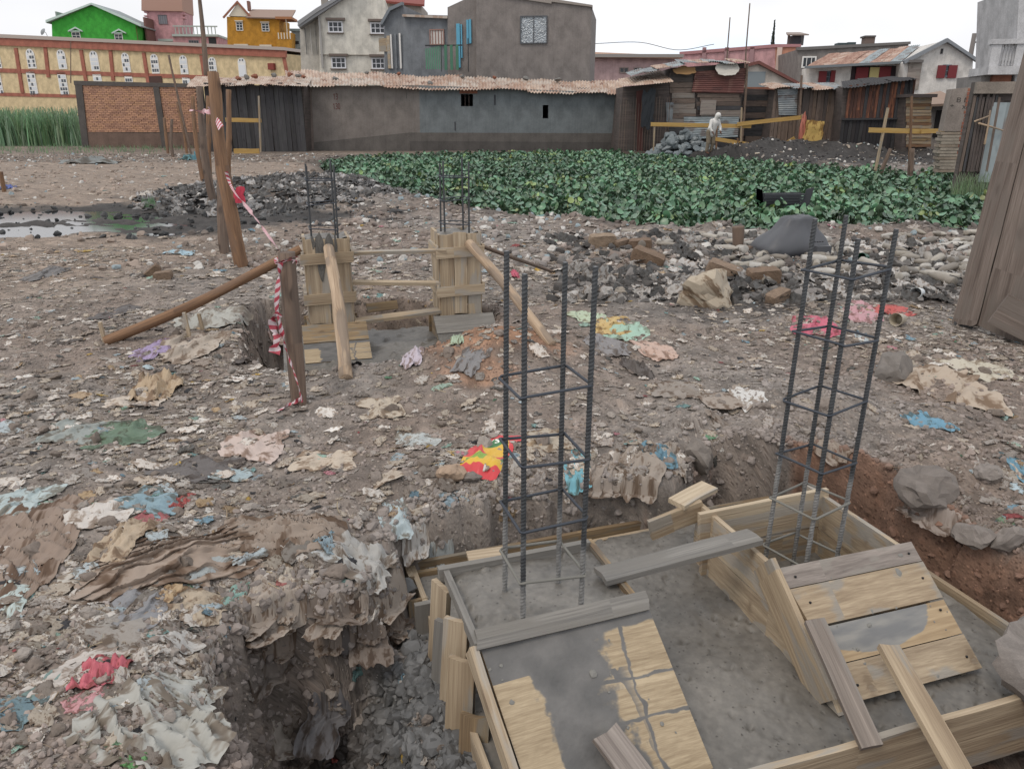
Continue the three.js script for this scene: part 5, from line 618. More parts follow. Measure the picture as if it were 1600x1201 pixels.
// ------------------------------------------------------------------ plants
function leafCluster(seed, n) { const r = rng(seed), out = []; for (let k = 0; k < n; k++) { const a = r() * 6.28, d = 0.03 + 0.13 * Math.sqrt(r()), h = 0.06 + 0.22 * r(), s = 0.03 + 0.026 * r(), x = Math.cos(a) * d, z = Math.sin(a) * d, pos = [0, -0.25 * s, 0], idx = [], N = 8; for (let j = 0; j < N; j++) { const b = j / N * 6.28, q = s * (1 + 0.15 * Math.cos(b)); pos.push(Math.cos(b) * q, 0.12 * s * Math.cos(2 * b) + 0.1 * s, Math.sin(b) * q * 0.9); idx.push(0, 1 + (j + 1) % N, 1 + j); } const g = new THREE.BufferGeometry(); g.setAttribute('position', new THREE.Float32BufferAttribute(pos, 3)); g.setIndex(idx); g.rotateZ(-0.2 - 0.9 * r()).rotateX((r() - 0.5) * 0.7).rotateY(-a).translate(x, h, z); const c = new THREE.Color().setHSL(0.30 + 0.08 * r(), 0.2 + 0.18 * r(), 0.11 + 0.13 * r()); const col = []; for (let j = 0; j <= N; j++) col.push(c.r, c.g, c.b); g.setAttribute('color', new THREE.Float32BufferAttribute(col, 3)); out.push(g); const st = new THREE.CylinderGeometry(0.006, 0.011, h, 4, 1, true).deleteAttribute('uv').deleteAttribute('normal').rotateZ(-d * 1.5).rotateY(-a).translate(x * 0.6, h / 2, z * 0.6); const sc = []; for (let j = 0; j < st.attributes.position.count; j++) sc.push(0.05, 0.08, 0.035); st.setAttribute('color', new THREE.Float32BufferAttribute(sc, 3)); out.push(st); } const g = mergeGeometries(out); g.computeVertexNormals(); return g; }
const hyMat = new THREE.MeshPhysicalMaterial({ vertexColors: true, roughness: 0.36, side: THREE.DoubleSide, transmission: 0.08, thickness: 0 });
{
  const variants = [1, 2, 3, 4, 5].map(s => leafCluster(s * 13, 15)), lists = variants.map(() => []), r = rng(77); let x0 = 1e9, x1 = -1e9, z0 = 1e9, z1 = -1e9; marsh.forEach(([x, z]) => { x0 = Math.min(x0, x); x1 = Math.max(x1, x); z0 = Math.min(z0, z); z1 = Math.max(z1, z); });
  for (let z = z1; z > z0; z -= z > -20 ? 0.15 : 0.19) for (let x = x0; x < x1; x += z > -20 ? 0.15 : 0.19) { const px = x + 0.15 * (r() - 0.5), pz = z + 0.15 * (r() - 0.5), d = sdf(marsh, px, pz); if (d > -0.02 || Math.abs(px) > -pz * 0.72 + 1) { continue; } if (fbm(px * 0.8, pz * 0.8, 3, 171) > 0.42 && r() < 0.8) continue; if (d > -0.7 + 0.9 * fbm(px * 1.5, pz * 1.5, 3, 175) && r() < 0.6) continue; lists[Math.floor(r() * 5)].push([px, pz]); }
  lists.forEach((L, k) => { const m = new THREE.InstancedMesh(variants[k], hyMat, L.length), o = new THREE.Object3D(), c = new THREE.Color(); L.forEach(([x, z], i) => { o.position.set(x, -0.32 + 0.03 * r(), z); const s = 0.65 + 0.8 * r() ** 1.5; o.scale.set(s, s * (0.8 + 0.5 * r()), s); o.rotation.y = r() * 6.28; o.updateMatrix(); m.setMatrixAt(i, o.matrix); const b = fbm(x * 0.6, z * 0.6, 3, 173); if (r() < 0.05) c.setRGB(1.7, 1.25, 0.75); else c.setScalar(0.55 + 0.5 * b + 0.45 * r()); m.setColorAt(i, c); }); m.name = numbered('water_hyacinth'); m.userData = { kind: 'stuff', label: 'dense dark green water hyacinth covering the pond', category: 'plants' }; scene.add(m); });
}
function blades(name, label, spots, hgt, w, hues) { const g0 = []; for (let k = 0; k < 5; k++) { const r = rng(k + 5), p = new THREE.PlaneGeometry(w, 1, 1, 5).translate(0, 0.5, 0), a = p.attributes.position; for (let i = 0; i < a.count; i++) { const y = a.getY(i); a.setXYZ(i, a.getX(i) * (1 - y * 0.9), y * (1 - 0.12 * y), 0.35 * y * y * (0.5 + r() * 0.05)); } g0.push(p.rotateY(k * 1.3).translate((r() - 0.5) * 0.2, 0, (r() - 0.5) * 0.2).scale(1, 0.7 + 0.4 * r(), 1)); } const g = mergeGeometries(g0); g.computeVertexNormals(); const m = new THREE.InstancedMesh(g, new THREE.MeshPhysicalMaterial({ color: 0xffffff, roughness: 0.6, side: THREE.DoubleSide, transmission: 0.25, thickness: 0 }), spots.length), o = new THREE.Object3D(), c = new THREE.Color(), r = rng(spots.length); spots.forEach((p, i) => { o.position.copy(p); o.rotation.y = r() * 6.28; const s = hgt * (0.6 + 0.6 * r()); o.scale.set(s * 0.8, s, s * 0.8); o.updateMatrix(); m.setMatrixAt(i, o.matrix); c.setHSL(hues[0] + hues[1] * r(), 0.2 + 0.18 * r(), 0.16 + 0.15 * r()); m.setColorAt(i, c); }); m.name = name; m.userData = { kind: 'stuff', label, category: 'grass' }; scene.add(m); }
{ const r = rng(91), s = []; for (let k = 0; k < 3600; k++) { const x = -44 + 20.5 * r(), z = -45 - 5 * r(); if (x > -23.6 - (-z - 45) * 0.55) continue; s.push(V(x, -0.1, z)); } blades('reeds', 'tall green reeds growing left of the brick wall', s, 2.35, 0.05, [0.27, 0.07]);
  const s2 = []; for (let k = 0; k < 130; k++) { const p = atZ(1495 + 55 * r(), 285 - 12 * r(), -17.5 - 1.2 * r()); p.y = -0.3; s2.push(p); } blades('tall_grass', 'long grass tuft at the foot of the cement pillar', s2, 0.95, 0.03, [0.25, 0.06]);
  const s3 = []; for (let k = 0; k < 900; k++) { const x = -34 + 18 * r(), z = -36 - 9 * r(); s3.push(V(x, ground(x, z) - 0.02, z)); } blades('weeds', 'low weeds spreading before the reeds and brick wall', s3, 0.28, 0.07, [0.27, 0.06]);
  const s4 = []; for (let k = 0; k < 60; k++) { const p = onGround(232 + 22 * (r() - 0.5), 322 + 10 * (r() - 0.5)); s4.push(p); } blades('puddle_grass', 'small bright grass patch at the edge of the puddle', s4, 0.16, 0.06, [0.3, 0.04]); }
// ------------------------------------------------------------------ person by the stone heap
{
  const f = onGround(1108, 243), B = (list, res, mat, name, parent) => { const s = 1.05, mc = new MarchingCubes(res, mat, false, false, 60000); mc.isolation = 0; const sm = (a, b, k) => { const h = clamp(0.5 + 0.5 * (b - a) / k); return mix(b, a, h) - k * h * (1 - h); }; const S = res; for (let k = 0; k < S; k++) for (let j = 0; j < S; j++) for (let i = 0; i < S; i++) { const x = (i - S / 2) / (S / 2) * s, y = (j - S / 2) / (S / 2) * s, z = (k - S / 2) / (S / 2) * s; let d = 9; for (const [a, b, r0, r1, fl] of list) { const px = x - a[0], py = y - a[1], pz = (z - a[2]) * (fl || 1), bx = b[0] - a[0], by = b[1] - a[1], bz = (b[2] - a[2]) * (fl || 1), h = clamp((px * bx + py * by + pz * bz) / (bx * bx + by * by + bz * bz + 1e-9)); d = sm(d, Math.hypot(px - bx * h, py - by * h, pz - bz * h) - mix(r0, r1, h), 0.03); } mc.field[i + j * S + k * S * S] = -d; } mc.update(); const n = mc.count, g = new THREE.BufferGeometry(); g.setAttribute('position', new THREE.BufferAttribute(mc.positionArray.slice(0, n * 3), 3)); g.setAttribute('normal', new THREE.BufferAttribute(mc.normalArray.slice(0, n * 3), 3)); g.scale(s, s, s); const m = new THREE.Mesh(g, mat); m.name = name; parent.add(m); return m; };
  const t = thing('person', 'person in white top and beige trousers bending beside the stone heap', 'person', [f.x, f.y + 0.82, f.z], 0.5), skin = plain('#5a4034'), top = plain('#cfccc8'), leg = plaster('#786d5e');
  const hip = [[0.1, 0.02, 0], [-0.1, 0.02, 0]], kn = [[0.11, -0.38, 0.06], [-0.11, -0.38, 0.02]], an = [[0.1, -0.76, -0.02], [-0.12, -0.76, -0.04]], ch = [0.02, 0.4, 0.14], nk = [0.03, 0.55, 0.24], hd = [0.04, 0.64, 0.32], sh = [[0.19, 0.47, 0.18], [-0.15, 0.47, 0.16]], el = [[0.26, 0.22, 0.24], [-0.24, 0.2, 0.2]], ha = [[0.2, 0.02, 0.36], [-0.18, 0.0, 0.34]];
  const body = [[[0, 0.05, 0], ch, 0.13, 0.14, 0.9], [ch, nk, 0.1, 0.05], [hd, [0.04, 0.69, 0.33], 0.085, 0.09]]; for (const i of [0, 1]) body.push([hip[i], kn[i], 0.085, 0.06], [kn[i], an[i], 0.055, 0.038], [an[i], [an[i][0], -0.8, 0.1], 0.04, 0.035], [sh[i], el[i], 0.05, 0.04], [el[i], ha[i], 0.038, 0.028], [ha[i], [ha[i][0], ha[i][1] - 0.08, ha[i][2] + 0.05], 0.032, 0.02]);
  B(body, 60, skin, 'body', t); const shirt = [[[0, -0.02, -0.01], ch, 0.165, 0.165, 0.9], [ch, nk, 0.12, 0.075], [nk, [0.04, 0.68, 0.31], 0.09, 0.115]]; for (const i of [0, 1]) shirt.push([sh[i], el[i], 0.075, 0.06], [el[i], [mix(el[i][0], ha[i][0], 0.6), mix(el[i][1], ha[i][1], 0.6), mix(el[i][2], ha[i][2], 0.6)], 0.058, 0.05]); B(shirt, 60, top, 'hooded_top', t); const tr = []; for (const i of [0, 1]) tr.push([[hip[i][0], 0.04, 0], kn[i], 0.115, 0.085], [kn[i], [an[i][0], -0.7, an[i][2]], 0.08, 0.065]); tr.push([[-0.06, 0.02, 0], [0.06, 0.02, 0], 0.13, 0.13]); B(tr, 60, leg, 'trousers', t);
}
// ------------------------------------------------------------------ stones, bricks and big rubbish
const rockGeos = []; for (let k = 0; k < 10; k++) rockGeos.push(rock(k + 20, 1, 0.62 + 0.3 * hash(k, 1, 1), 0.8 + 0.3 * hash(k, 2, 1), 3, 0.4)); const clodGeos = [1, 2, 3, 4].map(k => rock(k + 50, 1, 0.7, 0.9, 1, 0.35));
M.rubble = ['#978b82', '#85796f', '#a39a92', '#8c7f75', '#aca299'].map(h => std({ color: new THREE.Color(h), map: blot, roughness: 0.95 })); M.granite = ['#8e979b', '#7d868a', '#a0a7a9'].map(h => std({ color: new THREE.Color(h), map: blot, roughness: 0.85 }));
function putRock(name, label, p, s, seed, mat, group, turn) { const m = new THREE.Mesh(rockGeos[seed % 10], mat); m.name = numbered(name); info(m, label, 'stone', group); m.position.copy(p); m.scale.setScalar(s); m.rotation.set((hash(seed, 1, 7) - 0.5) * 0.8, hash(seed, 2, 7) * 6.28, (hash(seed, 3, 7) - 0.5) * 0.8); scene.add(m); return m; }
{ const r = rng(301), c = onGround(1057, 246); for (let k = 0; k < 110; k++) { const a = r() * 6.28, d = Math.sqrt(r()), x = c.x + Math.cos(a) * d * 2.0, z = c.z - 0.4 + Math.sin(a) * d * 0.9, y = ground(x, z) + 1.15 * Math.max(0, 1 - d) * (0.5 + 0.5 * r()); putRock('rubble_stone', 'grey broken stone in the heap beside the bending person', V(x, Math.max(y, -0.2), z), 0.15 + 0.12 * r(), k, M.granite[k % 3], 'grey stones heaped by the pond'); } }
const dumpWhere = (x, z) => { const [a, b] = toLocal(x, z); if (a > -0.12 && a < 2.42 && b > -0.1 && b < 1.75) return false; if (Math.abs(x) > 0.72 * -z + 0.9) return false; const l2 = [x - F2[0].x, z - F2[0].z]; if (l2[0] > -0.2 && l2[0] < 1.75 && l2[1] > -0.5 && l2[1] < 0.55) return false; if (sdf(marsh, x, z) < 0.1) return false; if (((x - cPud[0]) / 4.4) ** 2 + ((z - cPud[1]) / 2.0) ** 2 < 1) return false; return true; };
{ // 300 stones on their own, nearest and largest, the rest as one mass
  const r = rng(311); let n = 0; while (n < 230) { const d = 1.6 + 7.5 * r() * r(), x = (r() * 2 - 1) * (0.7 * d + 0.4) , z = -d; if (!dumpWhere(x, z)) continue; const right = x > 0.2 * d; if (!right && r() < 0.55) continue; const s = 0.018 + 0.045 * r() * r(); putRock('soil_stone', right ? 'rough grey-brown lump of rubble on the broken ground right of the posts' : 'rough grey-brown lump of earth lying among the scraps', V(x, ground(x, z) + s * 0.25, z), s, n, M.rubble[n % 5], 'rubble lumps on the dump'); n++; }
  for (const [u, v, s, c, lab] of [[703, 745, 0.062, '#a08a76', 'large rust-stained lump beside the red printed packet'], [1095, 735, 0.09, '#7b736c', 'big pale lump at the rim of the hollow behind the box'], [1225, 590, 0.0, '', ''], [1395, 592, 0.13, '#77716c', 'rounded grey boulder under the white bottle'], [1440, 780, 0.14, '#756d67', 'broad flat grey rock right of the rebar cage'], [1560, 1160, 0.2, '#7e7772', 'broad cement-grey slab of rock on the box corner'], [1575, 850, 0.07, '#857d77', 'pale stone at the trench edge'], [1540, 745, 0.06, '#827a74', 'pale stone above the trench edge'], [1520, 850, 0.09, '#7b736d', 'grey stone bedded in the trench edge'], [740, 750, 0.05, '#766e68', 'grey lump next to the rust-stained one'], [970, 460, 0.07, '#8c8378', 'beige lump before the bricks']]) { if (!s) continue; const p = lab.includes('corner') ? toWorld(2.1, -0.26, 1.52) : onGround(u, v); const m = putRock('boulder', lab, p.add(V(0, s * 0.3, 0)), s, u, std({ color: new THREE.Color(c).multiplyScalar(1.4), map: blot, roughness: 0.95 })); m.rotation.set(0.1, u, 0.1); }
  const clod = (name, label, count, gen, mats) => { clodGeos.forEach((g, k) => { const n2 = count >> 2, m = new THREE.InstancedMesh(g, mats, n2), o = new THREE.Object3D(), c = new THREE.Color(); for (let i = 0; i < n2; i++) { const [x, y, z, s, col] = gen(); o.position.set(x, y, z); o.scale.set(s, s * (0.6 + 0.5 * r()), s * (0.7 + 0.5 * r())); o.rotation.set(r(), r() * 6.28, r()); o.updateMatrix(); m.setMatrixAt(i, o.matrix); m.setColorAt(i, c.setRGB(...col)); } m.name = numbered(name); m.userData = { kind: 'stuff', label, category: 'soil' }; scene.add(m); }); };
  const cm = std({ color: 0xffffff, roughness: 0.97 });
  clod('soil_crumbs', 'loose crumbs of earth and gravel strewn over the dump', 52000, () => { for (;;) { const q = r(), d = 1.2 + 11 * q * q, x = (r() * 2 - 1) * (0.72 * d + 0.8), z = -d; if (!dumpWhere(x, z)) continue; const dens = 0.35 + 0.65 * smooth(-0.1, 0.25, fbm(x * 1.1, z * 1.1, 3, 181)) + (x > 0.25 * d ? 0.5 : 0); if (r() > dens) continue; const s = (0.004 + 0.013 * r() ** 4) * (x > 0.2 * d ? 1.35 : 1), y = ground(x, z), k = (0.8 + 0.5 * r()); return [x, y + s * 0.3, z, s, soilColor(x, z, y).map(v => v * k * 1.25)]; } }, cm);
  clod('bank_crumbs', 'crumbling earth on the walls of the dug pits', 5200, () => { for (;;) { const near = r() < 0.8, P = near ? pitNear : pitMid, i = Math.floor(r() * P.length), j = (i + 1) % P.length, t = r(), x = mix(P[i][0], P[j][0], t) + 0.22 * (r() - 0.5), z = mix(P[i][1], P[j][1], t) + 0.22 * (r() - 0.5); const [a, b] = toLocal(x, z); if (z > -1.3 || (a > -0.1 && a < 2.35 && b > -0.08 && b < 1.7)) continue; const y = ground(x, z), s = 0.005 + 0.024 * r() ** 4, k = 0.75 + 0.35 * r(); return [x, y + 0.1 * s, z, s, soilColor(x, z, y).map(v => v * k * 1.25)]; } }, cm);
  clod('wet_mud_lumps', 'lumps of dark cement mud in the pit beside the box', 2600, () => { for (;;) { const a = -0.55 + 0.6 * r(), b = 0.1 + 1.7 * r(), p = toWorld(a, 0, b); if (sdf(pitNear, p.x, p.z) > -0.08) continue; const y = ground(p.x, p.z), s = 0.008 + 0.035 * r() ** 2; const k = 0.6 + 0.5 * r(), w = smooth(-0.45, -0.2, a); return [p.x, y + s * 0.2, p.z, s, [mix(0.06, 0.125, w) * k, mix(0.05, 0.124, w) * k, mix(0.044, 0.123, w) * k]]; } }, std({ color: 0xffffff, roughness: 0.55 }));
  clod('far_rubbish_lumps', 'small rubbish and clods on the far ground around pond and puddle', 9000, () => { for (;;) { const d = 9 + 27 * r(), x = (r() * 2 - 1) * 0.72 * d, z = -d; if (!dumpWhere(x, z)) continue; const path = smooth(-2.5, -5, x + 0.1 * z + 1.2); if (r() < 0.75 * path && d < 30) continue; const s = 0.015 + 0.06 * r() ** 3, k = r(), y = ground(x, z); return [x, y + s * 0.2, z, s, k > 0.86 ? [0.5, 0.48, 0.45] : k > 0.8 ? [0.25, 0.3, 0.32] : soilColor(x, z, y).map(v => v * (0.8 + k))]; } }, cm);
}
M.brickBlock = ['#9d8672', '#8e7662', '#aa947e'].map(h => std({ color: new THREE.Color(h), map: blot, bumpMap: grainBump, bumpScale: 0.012, roughness: 0.95 }));
for (const [u, v, w, tilt, turn, lab] of [[941, 384, 0.34, 0.02, 0.1, 'whole brown clay brick, end one of the row at the pond edge'], [972, 385, 0.2, 0.1, 0.5, 'half brick between whole bricks at the pond edge'], [1000, 388, 0.3, 0.1, -0.2, 'worn brick behind the tilted brick'], [1012, 414, 0.4, -0.3, -0.35, 'large tilted clay brick in front of the row'], [1131, 434, 0.38, -0.25, -0.4, 'reddish brick resting on the burnt patch'], [1192, 440, 0.36, 0.05, 0.1, 'brick half buried beside the burnt patch'], [1215, 472, 0.26, 0.2, 0.6, 'blackened brick in the burnt patch'], [238, 432, 0.22, 0.6, 0.3, 'reddish brick lying on the path rubble'], [255, 436, 0.2, 0.1, 0.1, 'tan brick beside the reddish brick on the path'], [830, 640, 0.0, 0, 0, '']]) { if (!w) continue; const g = new THREE.BoxGeometry(w, w * 0.42, w * 0.5, 8, 4, 5), p = g.attributes.position; for (let i = 0; i < p.count; i++) { const x = p.getX(i), y = p.getY(i), z = p.getZ(i), k = 1 - 0.1 * smooth(0.75, 1, Math.max(Math.abs(x) / (w / 2), 0) * Math.max(Math.abs(y) / (w * 0.21), Math.abs(z) / (w * 0.25))) + 0.05 * vnoise(x * 14 + u, y * 14 + z * 9, 3); p.setXYZ(i, x * k, y * k, z * k); } g.computeVertexNormals(); const m = single('clay_brick', g, M.brickBlock[u % 3], lab, 'brick', 'clay bricks lying on the dump'); m.position.copy(onGround(u, v)).add(V(0, w * 0.17, 0)); m.rotation.set(0.1, turn, tilt); }
// bottles along the bank
{ const prof = [[0, 0], [0.034, 0.002], [0.037, 0.012], [0.035, 0.06], [0.037, 0.1], [0.036, 0.15], [0.028, 0.185], [0.014, 0.215], [0.013, 0.235], [0.0, 0.236]].map(p => new THREE.Vector2(...p)), g = new THREE.LatheGeometry(prof, 12).translate(0, -0.11, 0), pc = [[0.006, 0], [0.04, 0], [0.045, 0.09], [0.0, 0.09]].map(p => new THREE.Vector2(...p)), cols = ['#b3aa9c', '#a1988c', '#c2bbb0', '#8f867b', '#cfcac2'], mats = cols.map(h => std({ color: new THREE.Color(h), map: blot, roughness: 0.5 })), r = rng(401);
  const words = ['dusty beige', 'dusty grey-beige', 'pale dusty', 'dirty brown-grey', 'whitish']; for (let k = 0; k < 120; k++) { const u = 900 + 640 * Math.sqrt(r()), v = 366 + (u > 1120 ? 75 : 25) * r() ** 1.3; const p = onGround(u, v); if (sdf(marsh, p.x, p.z) < -0.1) continue; const m = single('plastic_bottle', g, mats[k % 5], words[k % 5] + ' plastic bottle among the bottles washed up along the pond bank', 'bottle', 'bottles along the pond bank'); m.position.copy(p).add(V(0, 0.04, 0)); const s = 0.8 + 0.7 * r(); m.scale.set(s, s, s); m.rotation.set(1.57 + 0.5 * (r() - 0.5), r() * 6.28, r() * 6.28); m.rotation.order = 'YXZ'; }
  for (const [u, v, c, lab] of [[1437, 466, '#d9dcdc', 'white and blue plastic cup on its side on the dark ground'], [1352, 410, '#0f4b36', 'dark green bottle base showing among the bottles'], [1407, 510, '#b5ab98', 'cream jar lying on the bare soil above the boulder']]) { const m = single('plastic_cup', new THREE.LatheGeometry([[0, 0], [0.035, 0], [0.045, 0.1], [0.04, 0.1], [0.032, 0.01]].map(p => new THREE.Vector2(...p)), 16), plain(c, { roughness: 0.4, side: THREE.DoubleSide }), lab, 'cup'); m.position.copy(onGround(u, v)).add(V(0, 0.05, 0)); m.rotation.set(1.4, 0, 0.8); m.scale.setScalar(1.3); } }
{ // black crate wreck, grey television shell, old boot in the marsh edge
  const p = atY(1220, 332, -0.1), s = pxSize(p) * 84, t = thing('plastic_crate', 'broken black plastic crate sticking out of the water hyacinth', 'crate', [p.x, -0.02, p.z], 0.15), bk = plain('#37383d', { roughness: 0.5 }); for (let k = 0; k < 5; k++) part(t, 'slat', box(s * 0.72, 0.035, 0.03, 0, 0.05 + k * 0.055, 0.02 * k), bk); part(t, 'back_panel', box(s * 0.7, 0.28, 0.02, 0, 0.16, -0.04), bk); for (const k of [-1, 1]) part(t, 'side_wing', poly([[0, 0], [0.14, 0.03], [0.2, 0.38], [0.06, 0.34]], 0, 0.04, 1).scale(k, 1, 1).rotateY(-k * 0.4).translate(k * s * 0.36, 0.02, 0), bk);
  const q = onGround(1235, 398), t2 = thing('television_shell', 'tapered dark grey plastic television back lying at the pond edge', 'television', [q.x, q.y - 0.03, q.z], 0.25), gm = plain('#4d4e52', { roughness: 0.55 }); const fr = new THREE.BoxGeometry(0.9, 0.5, 0.6, 16, 12, 12), fp = fr.attributes.position; for (let i = 0; i < fp.count; i++) { let x = fp.getX(i) / 0.45, y = fp.getY(i) / 0.25, z = fp.getZ(i) / 0.3; const n = (Math.abs(x) ** 5 + Math.abs(y) ** 5 + Math.abs(z) ** 5) ** 0.2; x /= n; y /= n; z /= n; const k = mix(1, 0.5, smooth(-0.5, 0.7, y)) + 0.03 * vnoise(x * 3, y * 3 + z, 7); fp.setXYZ(i, x * 0.45 * k + 0.06 * y, y * 0.25 + 0.015 * vnoise(x * 4, z * 4, 3), z * 0.3 * k); } fr.computeVertexNormals(); part(t2, 'housing', fr.translate(0, 0.26, 0), gm); part(t2, 'rim', box(0.74, 0.06, 0.5, -0.05, 0.03, 0.05), plain('#323338')); for (let k = 0; k < 6; k++) part(t2, 'vent_slot', box(0.02, 0.13, 0.012, 0.08 + k * 0.035, 0.16, 0.275 - 0.02), M.black); part(t2, 'neck_box', box(0.2, 0.12, 0.16, 0.22, 0.12, 0.28), gm);
  const b = onGround(1152, 392), bt = single('old_boot', limb([V(0, 0.3, -0.02), V(0, 0.16, 0), V(0.01, 0.05, 0.02), V(0.02, 0.03, 0.18)], 0.075, 0.05, 77, 12, 20, 0.2), plain('#6d5c50'), 'worn brown boot standing open among the bottles', 'boot'); bt.position.copy(b); bt.rotation.y = 0.8; }
// ------------------------------------------------------------------ litter
const dust = tex(256, 256, (u, v) => { const n = fbm(u * 6, v * 6, 5, 191, 6), f = fbm(u * 24, v * 24, 3, 192, 24); return mix3([0.98, 0.98, 0.98], [0.66, 0.6, 0.55], smooth(-0.1, 0.45, n + 0.4 * f)); });
const ragMat = (hex, rough = 0.6) => std({ color: new THREE.Color(hex).lerp(new THREE.Color('#9a8c80'), hex === '#ffffff' ? 0 : 0.22).multiplyScalar(1.12), map: dust, roughness: rough, side: THREE.DoubleSide, bumpMap: grainBump, bumpScale: 0.003 });
function drape(g, p, sx, sz, turn, sy, stiff = 0.3, hang = 0.06) {                    // lays a sheet on the terrain under it
  g.scale(sx, sy, sz).rotateY(turn); const a = g.attributes.position, mid = ground(p.x, p.z); for (let i = 0; i < a.count; i++) { const x = p.x + a.getX(i), z = p.z + a.getZ(i); a.setXYZ(i, x, clamp(mix(ground(x, z), mid, stiff), mid - hang, mid + hang * 0.8) + a.getY(i) + 0.004, z); } g.computeVertexNormals(); return g;
}
function bag(u, v, w, h, hex, label, o = {}) {
  const p = o.at ?? onGround(u, v), m = pxSize(p), sin = clamp((EYE - p.y) / Math.hypot(p.x, EYE - p.y, p.z), 0.25, 1), sx = w * m / 2, sz = clamp(h * m / sin / 2, 0.2 * sx, 2.2 * sx), hi = Math.min(sx, sz) * (o.lift ?? 0.5);
  const g = drape(sheet(o.seed ?? (u * 7 + v) % 997, o.n ?? 30, o.n ?? 26, { folds: o.folds ?? 2.2, height: 0.55, jag: o.jag ?? 0.28, crump: o.crump ?? 0.2, dir: o.dir }), p, sx, sz, o.turn ?? (hash(u, v, 3) - 0.5) * 0.7, hi, o.stiff ?? 0.15, o.hang);
  return single(o.name ?? 'plastic_bag', g, o.mat ?? ragMat(hex, o.rough), label, o.cat ?? 'bag');
}
const cloth = { name: 'cloth_rag', cat: 'rag', rough: 0.95 };
